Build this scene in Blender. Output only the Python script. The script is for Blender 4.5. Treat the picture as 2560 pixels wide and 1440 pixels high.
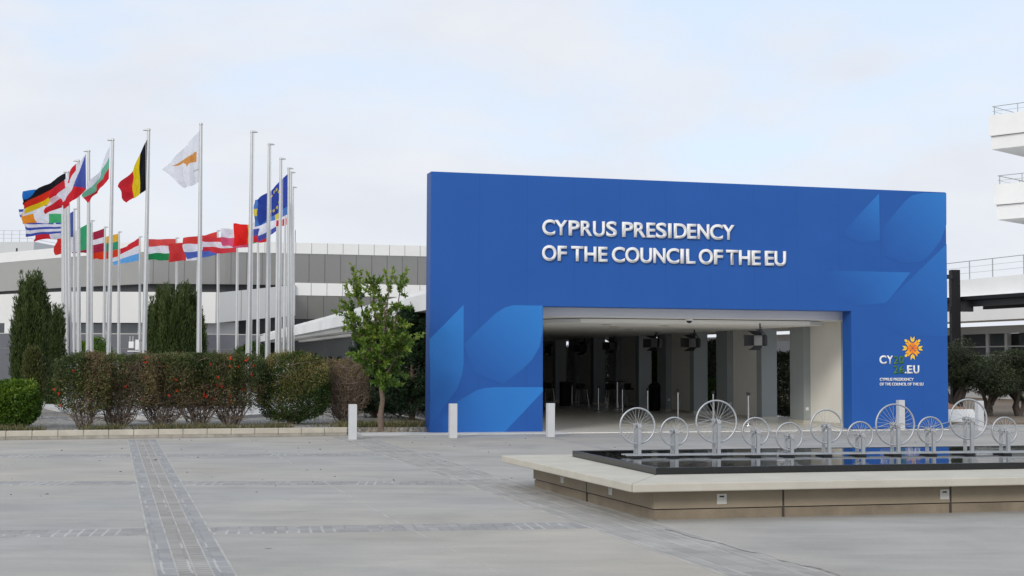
import bpy, bmesh, math, random
import numpy as np
from mathutils import Vector, Matrix

S = bpy.context.scene
COL = S.collection
for o in list(bpy.data.objects):
    bpy.data.objects.remove(o)

# ------------------------------------------------------------------ camera
F_PX, CAM_H, ROLL = 3556.0, 1.70, 0.0040       # focal length in px of a 2560 px wide picture (50 mm), eye height, roll
PITCH = math.atan(192 / F_PX)
_cp, _sp, _cr, _sr = math.cos(PITCH), math.sin(PITCH), math.cos(ROLL), math.sin(ROLL)
FW = np.array((0, _cp, _sp)); _u0 = np.array((0, -_sp, _cp))
RT = np.array((_cr, 0, 0)) + _u0 * _sr
UP = np.array((-_sr, 0, 0)) + _u0 * _cr
cam_d = bpy.data.cameras.new("camera"); cam = bpy.data.objects.new("camera", cam_d); COL.objects.link(cam)
cam_d.lens = 50.0; cam_d.sensor_width = 36.0; cam_d.clip_start = 0.1; cam_d.clip_end = 3000
M = Matrix.Identity(4)
for i in range(3):
    M[i][0] = RT[i]; M[i][1] = UP[i]; M[i][2] = -FW[i]
M[2][3] = CAM_H
cam.matrix_world = M
S.camera = cam

def ray(px, py):
    return FW + RT * ((px - 1280) / F_PX) + UP * ((720 - py) / F_PX)
def G(px, py, z=0.0):                    # survey point on the level z
    r = ray(px, py); t = (z - CAM_H) / r[2]
    return np.array((r[0] * t, r[1] * t, z))
def D(px, py, d):                        # survey point at the distance d
    r = ray(px, py); t = d / r[1]
    return np.array((r[0] * t, d, CAM_H + r[2] * t))

# ------------------------------------------------------------------ sky and sun
SUN_EL, SUN_AZ = math.radians(28), math.radians(203)      # azimuth the light comes from, clockwise from +Y
w = bpy.data.worlds.new("World"); S.world = w; w.use_nodes = True
nt = w.node_tree; nt.nodes.clear()
out = nt.nodes.new("ShaderNodeOutputWorld"); bg = nt.nodes.new("ShaderNodeBackground")
bg.inputs[1].default_value = 0.1
nt.links.new(bg.outputs[0], out.inputs[0])
sky = nt.nodes.new("ShaderNodeTexSky"); sky.sky_type = 'NISHITA'; sky.sun_disc = False
sky.sun_elevation = SUN_EL; sky.sun_rotation = SUN_AZ; sky.air_density = 1.0; sky.dust_density = 1.5
tc = nt.nodes.new("ShaderNodeTexCoord")
mp = nt.nodes.new("ShaderNodeMapping"); mp.inputs['Scale'].default_value = (1.0, 1.0, 2.6)
mp.inputs['Rotation'].default_value = (0, math.radians(-14), 0); mp.inputs['Location'].default_value = (0.535, 0.2, 0.10)
nt.links.new(tc.outputs['Generated'], mp.inputs[0])
def noise(tree, scale, detail, rough, vec, dist=0.0):
    n = tree.nodes.new("ShaderNodeTexNoise"); n.inputs['Scale'].default_value = scale; n.inputs['Detail'].default_value = detail
    n.inputs['Roughness'].default_value = rough; n.inputs['Distortion'].default_value = dist
    if vec is not None: tree.links.new(vec, n.inputs['Vector'])
    return n
def ramp(tree, fac, stops, interp='LINEAR'):
    r = tree.nodes.new("ShaderNodeValToRGB"); r.color_ramp.interpolation = interp
    els = r.color_ramp.elements
    while len(els) < len(stops): els.new(0.5)
    for e, (p, c) in zip(els, stops):
        e.position = p; e.color = (c, c, c, 1) if not hasattr(c, '__len__') else tuple(c) + (1,)
    tree.links.new(fac, r.inputs[0]); return r
n1 = noise(nt, 3.2, 6, 0.52, mp.outputs[0], 0.35)
n2 = noise(nt, 9.0, 5, 0.55, mp.outputs[0], 0.2)
sep = nt.nodes.new("ShaderNodeSeparateXYZ"); nt.links.new(tc.outputs['Generated'], sep.inputs[0])
lowc = nt.nodes.new("ShaderNodeMapRange"); lowc.inputs[1].default_value = 0.06; lowc.inputs[2].default_value = 0.20; lowc.inputs[3].default_value = 0.12; lowc.inputs[4].default_value = 0.0
nt.links.new(sep.outputs[2], lowc.inputs[0])
addc = nt.nodes.new("ShaderNodeMath"); addc.operation = 'ADD'; nt.links.new(n1.outputs[0], addc.inputs[0]); nt.links.new(lowc.outputs[0], addc.inputs[1])
cov = ramp(nt, addc.outputs[0], [(0.36, 0.0), (0.60, 1.0)], 'EASE')        # how much cloud
body = ramp(nt, n2.outputs[0], [(0.3, (7.15, 7.5, 8.15)), (0.7, (7.75, 8.0, 8.5))])
thin = nt.nodes.new("ShaderNodeVectorMath"); thin.operation = 'MULTIPLY_ADD'
thin.inputs[1].default_value = (0.3, 0.3, 0.3); thin.inputs[2].default_value = (5.65, 6.5, 7.8)   # blue seen through thin high cloud
nt.links.new(sky.outputs[0], thin.inputs[0])
sc = nt.nodes.new("ShaderNodeMix"); sc.data_type = 'RGBA'
nt.links.new(cov.outputs[0], sc.inputs[0]); nt.links.new(thin.outputs[0], sc.inputs[6]); nt.links.new(body.outputs[0], sc.inputs[7])
nt.links.new(sc.outputs[2], bg.inputs[0])
sd = bpy.data.lights.new("sun", 'SUN'); sun = bpy.data.objects.new("sun", sd); COL.objects.link(sun)
sd.energy = 1.5; sd.angle = math.radians(14); sd.color = (1.0, 0.94, 0.85)
sdir = Vector((math.sin(SUN_AZ) * math.cos(SUN_EL), math.cos(SUN_AZ) * math.cos(SUN_EL), math.sin(SUN_EL)))
sun.rotation_euler = sdir.to_track_quat('Z', 'Y').to_euler()
S.view_settings.view_transform = 'Standard'; S.view_settings.look = 'None'
S.view_settings.exposure = 0.12; S.view_settings.gamma = 1.0

# ------------------------------------------------------------------ helpers
def srgb(r, g, b):
    f = lambda c: (c / 255 / 12.92) if c / 255 <= 0.04045 else ((c / 255 + 0.055) / 1.055) ** 2.4
    return (f(r), f(g), f(b))
def link_obj(name, me, parent=None):
    o = bpy.data.objects.new(name, me); COL.objects.link(o)
    if parent is not None: o.parent = parent
    return o
def tag(o, label=None, cat=None, group=None, kind=None):
    if label: o['label'] = label
    if cat: o['category'] = cat
    if group: o['group'] = group
    if kind: o['kind'] = kind
    return o
def thing(name, label, cat, loc=(0, 0, 0), rz=0.0, group=None):
    o = bpy.data.objects.new(name, None); COL.objects.link(o)
    o.location = [float(v) for v in loc]; o.rotation_euler = (0, 0, rz); o.empty_display_size = 0.2
    return tag(o, label, cat, group)
def mesh_np(name, V, quads, mats, parent=None, attrs=None, smooth=False, tris=False, midx=None):
    V = np.asarray(V, dtype=np.float32); Q = np.asarray(quads, dtype=np.int32); k = Q.shape[1]
    me = bpy.data.meshes.new(name)
    me.vertices.add(len(V)); me.vertices.foreach_set('co', V.ravel())
    me.loops.add(Q.size); me.loops.foreach_set('vertex_index', Q.ravel())
    me.polygons.add(len(Q)); me.polygons.foreach_set('loop_start', np.arange(0, Q.size, k, dtype=np.int32))
    me.update(calc_edges=True)
    for m in (mats if isinstance(mats, (list, tuple)) else [mats]): me.materials.append(m)
    if midx is not None: me.polygons.foreach_set('material_index', np.asarray(midx, dtype=np.int32))
    if smooth: me.polygons.foreach_set('use_smooth', np.ones(len(Q), dtype=bool))
    for an, (ty, dom, data) in (attrs or {}).items():
        a = me.attributes.new(an, ty, dom)
        a.data.foreach_set('color' if 'COLOR' in ty else 'value', np.asarray(data, dtype=np.float32).ravel())
    return link_obj(name, me, parent)

class MB:
    def __init__(s): s.v = []; s.f = []; s.m = []; s.sm = []
    def add(s, vs, fs, mi=0, smooth=False):
        b = len(s.v); s.v += [tuple(float(c) for c in v) for v in vs]
        for f in fs: s.f.append([i + b for i in f]); s.m.append(mi); s.sm.append(smooth)
    def box(s, x0, y0, z0, x1, y1, z1, mi=0):
        s.add([(x0, y0, z0), (x1, y0, z0), (x1, y1, z0), (x0, y1, z0), (x0, y0, z1), (x1, y0, z1), (x1, y1, z1), (x0, y1, z1)],
              [(0, 3, 2, 1), (4, 5, 6, 7), (0, 1, 5, 4), (1, 2, 6, 5), (2, 3, 7, 6), (3, 0, 4, 7)], mi)
    def hexa(s, b, t, mi=0):           # bottom quad, top quad (counter-clockwise from above)
        s.add(list(b) + list(t), [(0, 3, 2, 1), (4, 5, 6, 7), (0, 1, 5, 4), (1, 2, 6, 5), (2, 3, 7, 6), (3, 0, 4, 7)], mi)
    def prism(s, pts, z0, z1, mi=0):
        n = len(pts); s.add([(p[0], p[1], z0) for p in pts] + [(p[0], p[1], z1) for p in pts],
              [list(range(n))[::-1], list(range(n, 2 * n))] + [(i, (i + 1) % n, n + (i + 1) % n, n + i) for i in range(n)], mi)
    def xprism(s, pts, y0, y1, mi=0):    # outline in x,z, thickness along y
        n = len(pts); s.add([(p[0], y0, p[1]) for p in pts] + [(p[0], y1, p[1]) for p in pts],
              [list(range(n)), list(range(n, 2 * n))[::-1]] + [((i + 1) % n, i, n + i, n + (i + 1) % n) for i in range(n)], mi)
    def tube(s, pts, radii, seg=8, mi=0, smooth=True, caps=True):
        pts = [Vector([float(c) for c in p]) for p in pts]; n = len(pts)
        if not hasattr(radii, '__len__'): radii = [radii] * n
        vs = []; prev = None
        for i, p in enumerate(pts):
            d = (pts[min(i + 1, n - 1)] - pts[max(i - 1, 0)])
            d = d.normalized() if d.length > 1e-9 else Vector((0, 0, 1))
            a = prev if prev is not None else (Vector((1, 0, 0)) if abs(d.x) < 0.8 else Vector((0, 1, 0)))
            x = (a - d * a.dot(d)).normalized(); prev = x; y = d.cross(x)
            for k in range(seg):
                t = 2 * math.pi * k / seg
                vs.append(p + (x * math.cos(t) + y * math.sin(t)) * radii[i])
        fs = [(i * seg + k, i * seg + (k + 1) % seg, (i + 1) * seg + (k + 1) % seg, (i + 1) * seg + k) for i in range(n - 1) for k in range(seg)]
        s.add(vs, fs, mi, smooth)
        if caps: s.add(vs[:seg], [list(range(seg))[::-1]], mi); s.add(vs[-seg:], [list(range(seg))], mi)
    def lathe(s, prof, cx=0, cy=0, seg=16, mi=0, smooth=True):
        vs = []; 
        for r, z in prof:
            for k in range(seg):
                t = 2 * math.pi * k / seg; vs.append((cx + r * math.cos(t), cy + r * math.sin(t), z))
        s.add(vs, [(i * seg + k, i * seg + (k + 1) % seg, (i + 1) * seg + (k + 1) % seg, (i + 1) * seg + k) for i in range(len(prof) - 1) for k in range(seg)], mi, smooth)
        s.add(vs[:seg], [list(range(seg))[::-1]], mi); s.add(vs[-seg:], [list(range(seg))], mi)
    def torus_y(s, c, R, prof, seg=48, mi=0):     # ring standing in the x-z plane; prof = (radial, y) outline
        n = len(prof); vs = []
        for k in range(seg):
            t = 2 * math.pi * k / seg
            for (dr, dy) in prof: vs.append((c[0] + (R + dr) * math.cos(t), c[1] + dy, c[2] + (R + dr) * math.sin(t)))
        s.add(vs, [(k * n + j, k * n + (j + 1) % n, ((k + 1) % seg) * n + (j + 1) % n, ((k + 1) % seg) * n + j) for k in range(seg) for j in range(n)], mi, True)
    def build(s, name, mats, parent=None, bevel=0.0):
        me = bpy.data.meshes.new(name); me.from_pydata(s.v, [], s.f)
        for m in (mats if isinstance(mats, (list, tuple)) else [mats]): me.materials.append(m)
        me.polygons.foreach_set('material_index', s.m); me.polygons.foreach_set('use_smooth', s.sm); me.update()
        bm = bmesh.new(); bm.from_mesh(me); bmesh.ops.recalc_face_normals(bm, faces=bm.faces); bm.to_mesh(me); bm.free()
        o = link_obj(name, me, parent)
        if bevel:
            b = o.modifiers.new("bevel", 'BEVEL'); b.width = bevel; b.segments = 2; b.limit_method = 'ANGLE'; b.angle_limit = math.radians(40)
        return o

# ------------------------------------------------------------------ materials
def pbsdf(name):
    m = bpy.data.materials.new(name); m.use_nodes = True; t = m.node_tree
    return m, t, t.nodes['Principled BSDF']
def mat(name, col, rough=0.6, metal=0.0, var=0.08, scale=3.0, bump=0.0, bscale=60.0, spec=0.5, streak=False):
    m, t, b = pbsdf(name); tcn = t.nodes.new("ShaderNodeTexCoord"); vec = tcn.outputs['Object']
    if streak:
        mp = t.nodes.new("ShaderNodeMapping"); mp.inputs['Scale'].default_value = (1, 1, 0.15); t.links.new(vec, mp.inputs[0]); vec = mp.outputs[0]
    n = noise(t, scale, 6, 0.6, vec)
    lo = tuple(c * (1 - var) for c in col); hi = tuple(min(1, c * (1 + var)) for c in col)
    r = ramp(t, n.outputs[0], [(0.3, lo), (0.7, hi)]); t.links.new(r.outputs[0], b.inputs['Base Color'])
    b.inputs['Roughness'].default_value = rough; b.inputs['Metallic'].default_value = metal; b.inputs['Specular IOR Level'].default_value = spec
    if bump:
        nb = noise(t, bscale, 4, 0.6, tcn.outputs['Object']); bp = t.nodes.new("ShaderNodeBump"); bp.inputs['Strength'].default_value = bump; bp.inputs['Distance'].default_value = 0.02
        t.links.new(nb.outputs[0], bp.inputs['Height']); t.links.new(bp.outputs[0], b.inputs['Normal'])
    return m
def attr(t, name):
    a = t.nodes.new("ShaderNodeAttribute"); a.attribute_name = name; return a
def leafmat(name, c0, c1, c2, transl=0.3, rough=0.5):
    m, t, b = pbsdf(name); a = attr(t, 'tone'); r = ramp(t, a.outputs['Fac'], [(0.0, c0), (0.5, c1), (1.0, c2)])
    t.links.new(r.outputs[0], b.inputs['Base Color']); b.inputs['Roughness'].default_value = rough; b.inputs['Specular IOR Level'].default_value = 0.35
    tr = t.nodes.new("ShaderNodeBsdfTranslucent"); mx = t.nodes.new("ShaderNodeMixShader"); mx.inputs[0].default_value = transl
    t.links.new(r.outputs[0], tr.inputs[0]); t.links.new(b.outputs[0], mx.inputs[1]); t.links.new(tr.outputs[0], mx.inputs[2])
    t.links.new(mx.outputs[0], t.nodes['Material Output'].inputs[0]); return m

# ground concrete: slabs poured at different times, stains, faint streaks
def concrete_ground():
    m, t, b = pbsdf("plaza_concrete"); g = t.nodes.new("ShaderNodeNewGeometry"); P = g.outputs['Position']
    mp = t.nodes.new("ShaderNodeMapping"); mp.inputs['Rotation'].default_value = (0, 0, math.radians(-8)); mp.inputs['Scale'].default_value = (0.35, 1.6, 1); t.links.new(P, mp.inputs[0])
    a = noise(t, 0.55, 8, 0.62, P, 0.4); s = noise(t, 1.3, 7, 0.7, mp.outputs[0], 0.3); f = noise(t, 26, 5, 0.7, P); k = noise(t, 0.12, 3, 0.5, P)
    ra = ramp(t, a.outputs[0], [(0.28, (0.305, 0.30, 0.29)), (0.5, (0.365, 0.358, 0.343)), (0.74, (0.425, 0.412, 0.385))])
    def mul(c1, c2):
        x = t.nodes.new("ShaderNodeMix"); x.data_type = 'RGBA'; x.blend_type = 'MULTIPLY'; x.inputs[0].default_value = 1.0
        t.links.new(c1, x.inputs[6]); t.links.new(c2, x.inputs[7]); return x.outputs[2]
    c = mul(ra.outputs[0], ramp(t, s.outputs[0], [(0.3, 0.86), (0.55, 1.0), (0.75, 1.09)]).outputs[0])
    c = mul(c, ramp(t, f.outputs[0], [(0.3, 0.95), (0.7, 1.05)]).outputs[0])
    c = mul(c, ramp(t, k.outputs[0], [(0.35, (0.94, 0.955, 0.98)), (0.65, (1.05, 1.03, 0.99))]).outputs[0])
    v = t.nodes.new("ShaderNodeTexVoronoi"); v.inputs['Scale'].default_value = 0.7; t.links.new(P, v.inputs['Vector'])
    c = mul(c, ramp(t, k.outputs[0], [(0.38, (1.0, 0.99, 0.97)), (0.62, (1.04, 1.0, 0.935))]).outputs[0])
    c = mul(c, ramp(t, v.outputs['Distance'], [(0.018, 0.45), (0.03, 1.0)]).outputs[0])       # scattered dark spots
    t.links.new(c, b.inputs['Base Color']); b.inputs['Roughness'].default_value = 0.8
    bp = t.nodes.new("ShaderNodeBump"); bp.inputs['Strength'].default_value = 0.15; bp.inputs['Distance'].default_value = 0.01
    t.links.new(f.outputs[0], bp.inputs['Height']); t.links.new(bp.outputs[0], b.inputs['Normal']); return m
# paver strips: stretcher bricks with broken pale mortar; u across, v along, in metres
def paver(name, cA, cB, bw, bh, offs, border=None, mort=(0.435, 0.425, 0.405), rot=False, msize=0.012):
    m, t, b = pbsdf(name); tcn = t.nodes.new("ShaderNodeTexCoord"); vec = tcn.outputs['Object']
    wob = noise(t, 2.2, 4, 0.6, vec); ad = t.nodes.new("ShaderNodeVectorMath"); ad.operation = 'MULTIPLY_ADD'
    ad.inputs[1].default_value = (0.05, 0.05, 0); t.links.new(wob.outputs['Color'], ad.inputs[0]); t.links.new(vec, ad.inputs[2]); vv = ad.outputs[0]
    if rot:
        mp = t.nodes.new("ShaderNodeMapping"); mp.inputs['Rotation'].default_value = (0, 0, math.pi / 2); t.links.new(vv, mp.inputs[0]); vv = mp.outputs[0]
    br = t.nodes.new("ShaderNodeTexBrick"); t.links.new(vv, br.inputs['Vector']); br.offset = offs; br.inputs['Scale'].default_value = 1.0
    br.inputs['Brick Width'].default_value = bw; br.inputs['Row Height'].default_value = bh; br.inputs['Mortar Size'].default_value = msize; br.inputs['Mortar Smooth'].default_value = 0.3
    br.inputs['Color1'].default_value = tuple(cA) + (1,); br.inputs['Color2'].default_value = tuple(cB) + (1,)
    nz = noise(t, 0.9, 4, 0.6, tcn.outputs['Object']); mc = ramp(t, nz.outputs[0], [(0.49, tuple((x + y) * 0.5 * 0.86 for x, y in zip(cA, cB))), (0.56, mort)])
    t.links.new(mc.outputs[0], br.inputs['Mortar'])
    nl = noise(t, 1.1, 6, 0.65, tcn.outputs['Object']); x = t.nodes.new("ShaderNodeMix"); x.data_type = 'RGBA'; x.blend_type = 'MULTIPLY'; x.inputs[0].default_value = 1
    t.links.new(br.outputs[0], x.inputs[6]); t.links.new(ramp(t, nl.outputs[0], [(0.28, 0.78), (0.72, 1.16)]).outputs[0], x.inputs[7])
    t.links.new(x.outputs[2], b.inputs['Base Color']); b.inputs['Roughness'].default_value = 0.8; return m

MT = {}
MT['ground'] = concrete_ground()
MT['pale_concrete'] = mat("pale_concrete", (0.50, 0.50, 0.49), 0.75, 0, 0.08, 2.0, 0.1)
MT['kerb'] = mat("kerb_stone", (0.50, 0.46, 0.385), 0.85, 0, 0.14, 2.5, 0.3)
MT['kerb_low'] = mat("kerb_stone_lower", (0.34, 0.315, 0.27), 0.85, 0, 0.25, 4.0, 0.3)  # darker tone for the kerb's lower course and backing
MT['bollard'] = mat("bollard_concrete", (0.56, 0.57, 0.58), 0.7, 0, 0.05, 5, 0.15)
MT['white'] = mat("white_paint", (0.78, 0.78, 0.77), 0.6, 0, 0.04, 0.7)
MT['white_panel'] = mat("white_cladding", (0.72, 0.72, 0.70), 0.55, 0, 0.03, 0.5)
MT['grey_panel'] = mat("grey_cladding", (0.44, 0.435, 0.415), 0.6, 0, 0.03, 0.5)
MT['grey_light'] = mat("light_grey_cladding", (0.50, 0.51, 0.51), 0.6, 0, 0.03, 0.5)
MT['joint'] = mat("joint_seal", (0.20, 0.195, 0.185), 0.8)  # plain grey filler colour for joints, grooves and the crack
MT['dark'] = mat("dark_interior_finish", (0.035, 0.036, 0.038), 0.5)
MT['wall_grey'] = mat("slate_grey_wall_paint", (0.125, 0.13, 0.15), 0.7, 0, 0.05, 0.6)
MT['pier_grey'] = mat("pier_grey_paint", (0.33, 0.36, 0.365), 0.6, 0, 0.03, 1.0)
MT['pier_beige'] = mat("pier_beige_render", (0.82, 0.80, 0.74), 0.75, 0, 0.03, 1.0)
MT['skirt'] = mat("cream_skirting", (0.55, 0.53, 0.46), 0.5)
MT['soffit'] = mat("soffit_white", (0.90, 0.885, 0.84), 0.8, 0, 0.03, 0.6)
MT['steel'] = mat("brushed_steel_pole", (0.56, 0.565, 0.56), 0.36, 0.6, 0.04, 4)
MT['galv'] = mat("galvanised_steel", (0.46, 0.48, 0.50), 0.42, 0.5, 0.10, 9)
MT['spoke'] = mat("spoke_wire", (0.52, 0.53, 0.54), 0.5, 0.2, 0.02)
MT['chrome'] = mat("polished_steel", (0.72, 0.72, 0.72), 0.18, 1.0, 0.02)
MT['black'] = mat("black_metal", (0.012, 0.012, 0.014), 0.45, 0, 0.1)
MT['anthracite'] = mat("anthracite_steel", (0.008, 0.008, 0.010), 0.55, 0, 0.1, spec=0.25)
MT['fabric_black'] = mat("dark_seat_shell", (0.02, 0.016, 0.016), 0.6)
MT['glass'] = mat("window_glass", (0.06, 0.07, 0.075), 0.08, 0, 0.2, 1.0, spec=0.8)
MT['glass_pale'] = mat("pale_window_glass", (0.20, 0.23, 0.24), 0.1, 0, 0.25, 0.8, spec=0.8)
MT['granite'] = mat("black_granite", (0.012, 0.013, 0.014), 0.22, 0, 0.3, 30)
MT['cap'] = mat("bench_cap_concrete", (0.50, 0.47, 0.40), 0.75, 0, 0.08, 2.2, 0.15)
MT['base'] = mat("fountain_wall_render", (0.275, 0.228, 0.165), 0.8, 0, 0.10, 1.6, 0.15)
MT['base_low'] = mat("fountain_plinth_render", (0.235, 0.192, 0.137), 0.85, 0, 0.22, 2.5, 0.3)
MT['lamp_plate'] = mat("cream_light_cover", (0.56, 0.55, 0.51), 0.5)
MT['bark'] = mat("brown_bark", (0.145, 0.105, 0.08), 0.9, 0, 0.3, 14, 0.5, 40)
MT['bark_dark'] = mat("dark_gnarled_bark", (0.075, 0.06, 0.05), 0.9, 0, 0.35, 10, 0.5, 40)
MT['bark_grey'] = mat("grey_bark", (0.19, 0.155, 0.125), 0.9, 0, 0.3, 10, 0.5, 40)
MT['twig'] = mat("dry_twig", (0.23, 0.17, 0.13), 0.9, 0, 0.35, 12)
MT['lens_grey'] = mat("frosted_lens", (0.14, 0.145, 0.145), 0.4)
MT['joint_dark'] = mat("dark_open_joint", (0.055, 0.048, 0.04), 0.9)
MT['soil'] = mat("dry_soil", (0.19, 0.15, 0.11), 0.95, 0, 0.25, 3, 0.6, 25)
MT['petal'] = leafmat("orange_red_petal", (0.55, 0.03, 0.01), (0.75, 0.06, 0.02), (0.8, 0.12, 0.04), 0.3)
MT['letter_white'] = mat("white_letter_acrylic", (0.82, 0.82, 0.82), 0.5, 0, 0.01)
MT['logo_green'] = mat("green_print", srgb(62, 112, 40), 0.5, 0, 0.02)
MT['logo_orange'] = mat("orange_print", (0.95, 0.24, 0.012), 0.5, 0, 0.02)
MT['logo_amber'] = mat("amber_print", (0.95, 0.42, 0.015), 0.5, 0, 0.02)
MT['logo_yellow'] = mat("yellow_print", (0.95, 0.62, 0.03), 0.5, 0, 0.02)

# ------------------------------------------------------------------ plaza
PO = G(1073, 1085); PR = G(2372, 1073)
TH = math.atan2(PR[1] - PO[1], PR[0] - PO[0]); PW = math.hypot(PR[0] - PO[0], PR[1] - PO[1])
cT, sT = math.cos(TH), math.sin(TH)
def wl(u, v, z=0.0): return np.array((PO[0] + u * cT - v * sT, PO[1] + u * sT + v * cT, z))
def loc(P): x, y = P[0] - PO[0], P[1] - PO[1]; return np.array((x * cT + y * sT, -x * sT + y * cT, P[2]))
def PP(px, py, v=0.0):                     # point on the plane at depth v of the portal frame
    r = ray(px, py); n = np.array((-sT, cT, 0)); t = (v + n.dot(PO)) / n.dot(r)
    return loc(np.array((0, 0, CAM_H)) + r * t)

mb = MB(); mb.add([(-900, -60, 0), (900, -60, 0), (900, 1400, 0), (-900, 1400, 0)], [(0, 1, 2, 3)])
tag(mb.build("ground", MT['ground']), kind='structure', label="pale grey concrete plaza ground")

def strip(name, A, B, width, material, z=0.004):
    A = Vector((A[0], A[1], 0)); B = Vector((B[0], B[1], 0)); d = B - A; L = d.length
    mb = MB(); mb.box(0, -width / 2, -0.03, L, width / 2, z)
    o = mb.build(name, material); o.location = (A.x, A.y, 0); o.rotation_euler = (0, 0, math.atan2(d.y, d.x))
    return tag(o, kind='structure')
cross = paver("cross_band_pavers", (0.275, 0.268, 0.262), (0.335, 0.327, 0.315), 0.12, 0.31, 0.0, msize=0.015)
side = paver("border_pavers", (0.28, 0.278, 0.278), (0.325, 0.32, 0.312), 0.34, 0.6, 0.0, msize=0.012)
mid = paver("walk_pavers", (0.28, 0.263, 0.242), (0.33, 0.313, 0.288), 0.12, 0.24, 0.5, msize=0.012)
midp = paver("worn_walk_pavers", (0.30, 0.287, 0.265), (0.365, 0.35, 0.325), 0.40, 0.2, 0.5, msize=0.010)
mortar = mat("mortar_line", (0.405, 0.393, 0.37), 0.9, 0, 0.28, 1.6)
def far_ext(A, B, k): A = np.array(A[:2]); B = np.array(B[:2]); return A - (B - A) * k, B + (B - A) * k
for (l, r_, wd) in (((0, 1335), (1440, 1313), 0.62), ((0, 1208.4), (1250, 1207.5), 0.66), ((0, 1140.5), (1100, 1135.5), 0.70)):
    A, B = far_ext(G(*l), G(*r_), 0.15); A, B = (A, B) if l[1] > 1300 else (A, np.array(G(*r_)[:2]))
    strip("paving_band", A, B, wd, cross, 0.0015)
def walk(a0, a1, b0, b1, mats, w_edge=0.17):
    A = (G(*a0) + G(*a1)) / 2; B = (G(*b0) + G(*b1)) / 2; wd = np.linalg.norm(G(*b0) - G(*b1)) * 0.96
    d = (B - A) / np.linalg.norm(B - A); n = np.array((-d[1], d[0], 0)); B = B + d * 6
    strip("paved_walk", A, B, wd - 2 * w_edge, mats[0], 0.003)
    for sgn in (-1, 1):
        off = n * sgn * (wd / 2 - w_edge / 2); strip("paved_walk_border", A + off, B + off, w_edge, mats[1], 0.003)
        off = n * sgn * (wd / 2); strip("mortar_line", A + off, B + off, 0.022, mortar, 0.0045)
        off = n * sgn * (wd / 2 - w_edge); strip("mortar_line", A + off, B + off, 0.014, mortar, 0.0045)
    strip("mortar_line", A + n * 0.01, B - d * 4, 0.012, mortar, 0.0045)
walk((321, 1100), (388, 1098), (390, 1440), (592, 1440), (mid, side))
walk((838, 1092), (905, 1092), (1440, 1308), (1640, 1308), (midp, midp))
for (a, b, wd) in (((613, 1095), (1000, 1310), 0.02), ((60, 1143), (0, 1178), 0.02), ((1370, 1093), (1538, 1127), 0.22), ((1110, 1100), (1200, 1128), 0.02),
                   ((1000, 1310), (1260, 1440), 0.012)):
    strip("slab_joint", G(*a), G(*b), wd, mortar if wd < 0.1 else midp, 0.0022)
strip("drain_slot", G(1292, 1217), G(1333, 1217), 0.28, MT['black'], 0.0022)  # flat black strip paints the shade inside the drain pit
# open crack along the right walk
A = G(1660, 1325); B = G(2100, 1440); rng = random.Random(5); pts = []
mb = MB()
for i in range(41):
    q = i / 40; p = A + (B - A) * q; wv = 0.016 + 0.02 * rng.random(); j = 0.02 * math.sin(q * 23) + 0.02 * rng.random()
    pts.append((p[0] + j, p[1] + j, wv))
for i in range(40):
    a, b = pts[i], pts[i + 1]; mb.add([(a[0], a[1] - a[2], 0), (b[0], b[1] - b[2], 0), (b[0], b[1] + b[2], 0), (a[0], a[1] + a[2], 0)], [(0, 1, 2, 3)])
o = mb.build("pavement_crack", MT['joint']); o.location.z = 0.006; tag(o, kind='structure')

# planting bed behind the kerb, porch floor, threshold slab
gm, t, b = pbsdf("gravel"); tcn = t.nodes.new("ShaderNodeTexCoord")
v = t.nodes.new("ShaderNodeTexVoronoi"); v.inputs['Scale'].default_value = 16; t.links.new(tcn.outputs['Object'], v.inputs['Vector'])
bw_ = t.nodes.new("ShaderNodeRGBToBW"); t.links.new(v.outputs['Color'], bw_.inputs[0])
big = noise(t, 0.7, 5, 0.6, tcn.outputs['Object'])
rc = ramp(t, bw_.outputs[0], [(0.2, (0.13, 0.13, 0.125)), (0.5, (0.24, 0.235, 0.225)), (0.85, (0.42, 0.41, 0.39))])
soil_r = ramp(t, big.outputs[0], [(0.45, 0.0), (0.62, 0.75)]); mx = t.nodes.new("ShaderNodeMix"); mx.data_type = 'RGBA'
t.links.new(soil_r.outputs[0], mx.inputs[0]); t.links.new(rc.outputs[0], mx.inputs[6]); mx.inputs[7].default_value = (0.19, 0.155, 0.11, 1)
t.links.new(mx.outputs[2], b.inputs['Base Color']); b.inputs['Roughness'].default_value = 0.9
bp = t.nodes.new("ShaderNodeBump"); bp.inputs['Strength'].default_value = 0.9; bp.inputs['Distance'].default_value = 0.04
t.links.new(v.outputs['Distance'], bp.inputs['Height']); bp.invert = True; t.links.new(bp.outputs[0], b.inputs['Normal']); MT['gravel'] = gm
KA = loc(G(-200, 1103)); KB = loc(G(868, 1089.5))
ks = (KB[1] - KA[1]) / (KB[0] - KA[0])
def kv(u): return KA[1] + ks * (u - KA[0])
mb = MB(); bedp = [wl(u, kv(u) + 0.1) for u in (-60, KB[0])] + [wl(KB[0], 0.3), wl(0.9, 0.3), wl(0.9, 54), wl(-60, 54)]
mb.prism([(p[0], p[1]) for p in bedp], -0.1, 0.15)
tag(mb.build("gravel_bed", MT['gravel']), kind='structure')
mb = MB(); u = KB[0]; i = 0; L = 0.545
while u > KA[0] - 2:
    for (z0, z1, mi) in ((0.0, 0.075, 1), (0.075, 0.20, 0)):
        pr = 0.006 if mi == 0 else 0.0
        c = [wl(u - L + 0.009, kv(u - L) - pr), wl(u - 0.009, kv(u) - pr), wl(u - 0.009, kv(u) + 0.13), wl(u - L + 0.009, kv(u - L) + 0.13)]
        mb.prism([(p[0], p[1]) for p in c], z0, z1, mi)
    u -= L
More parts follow.
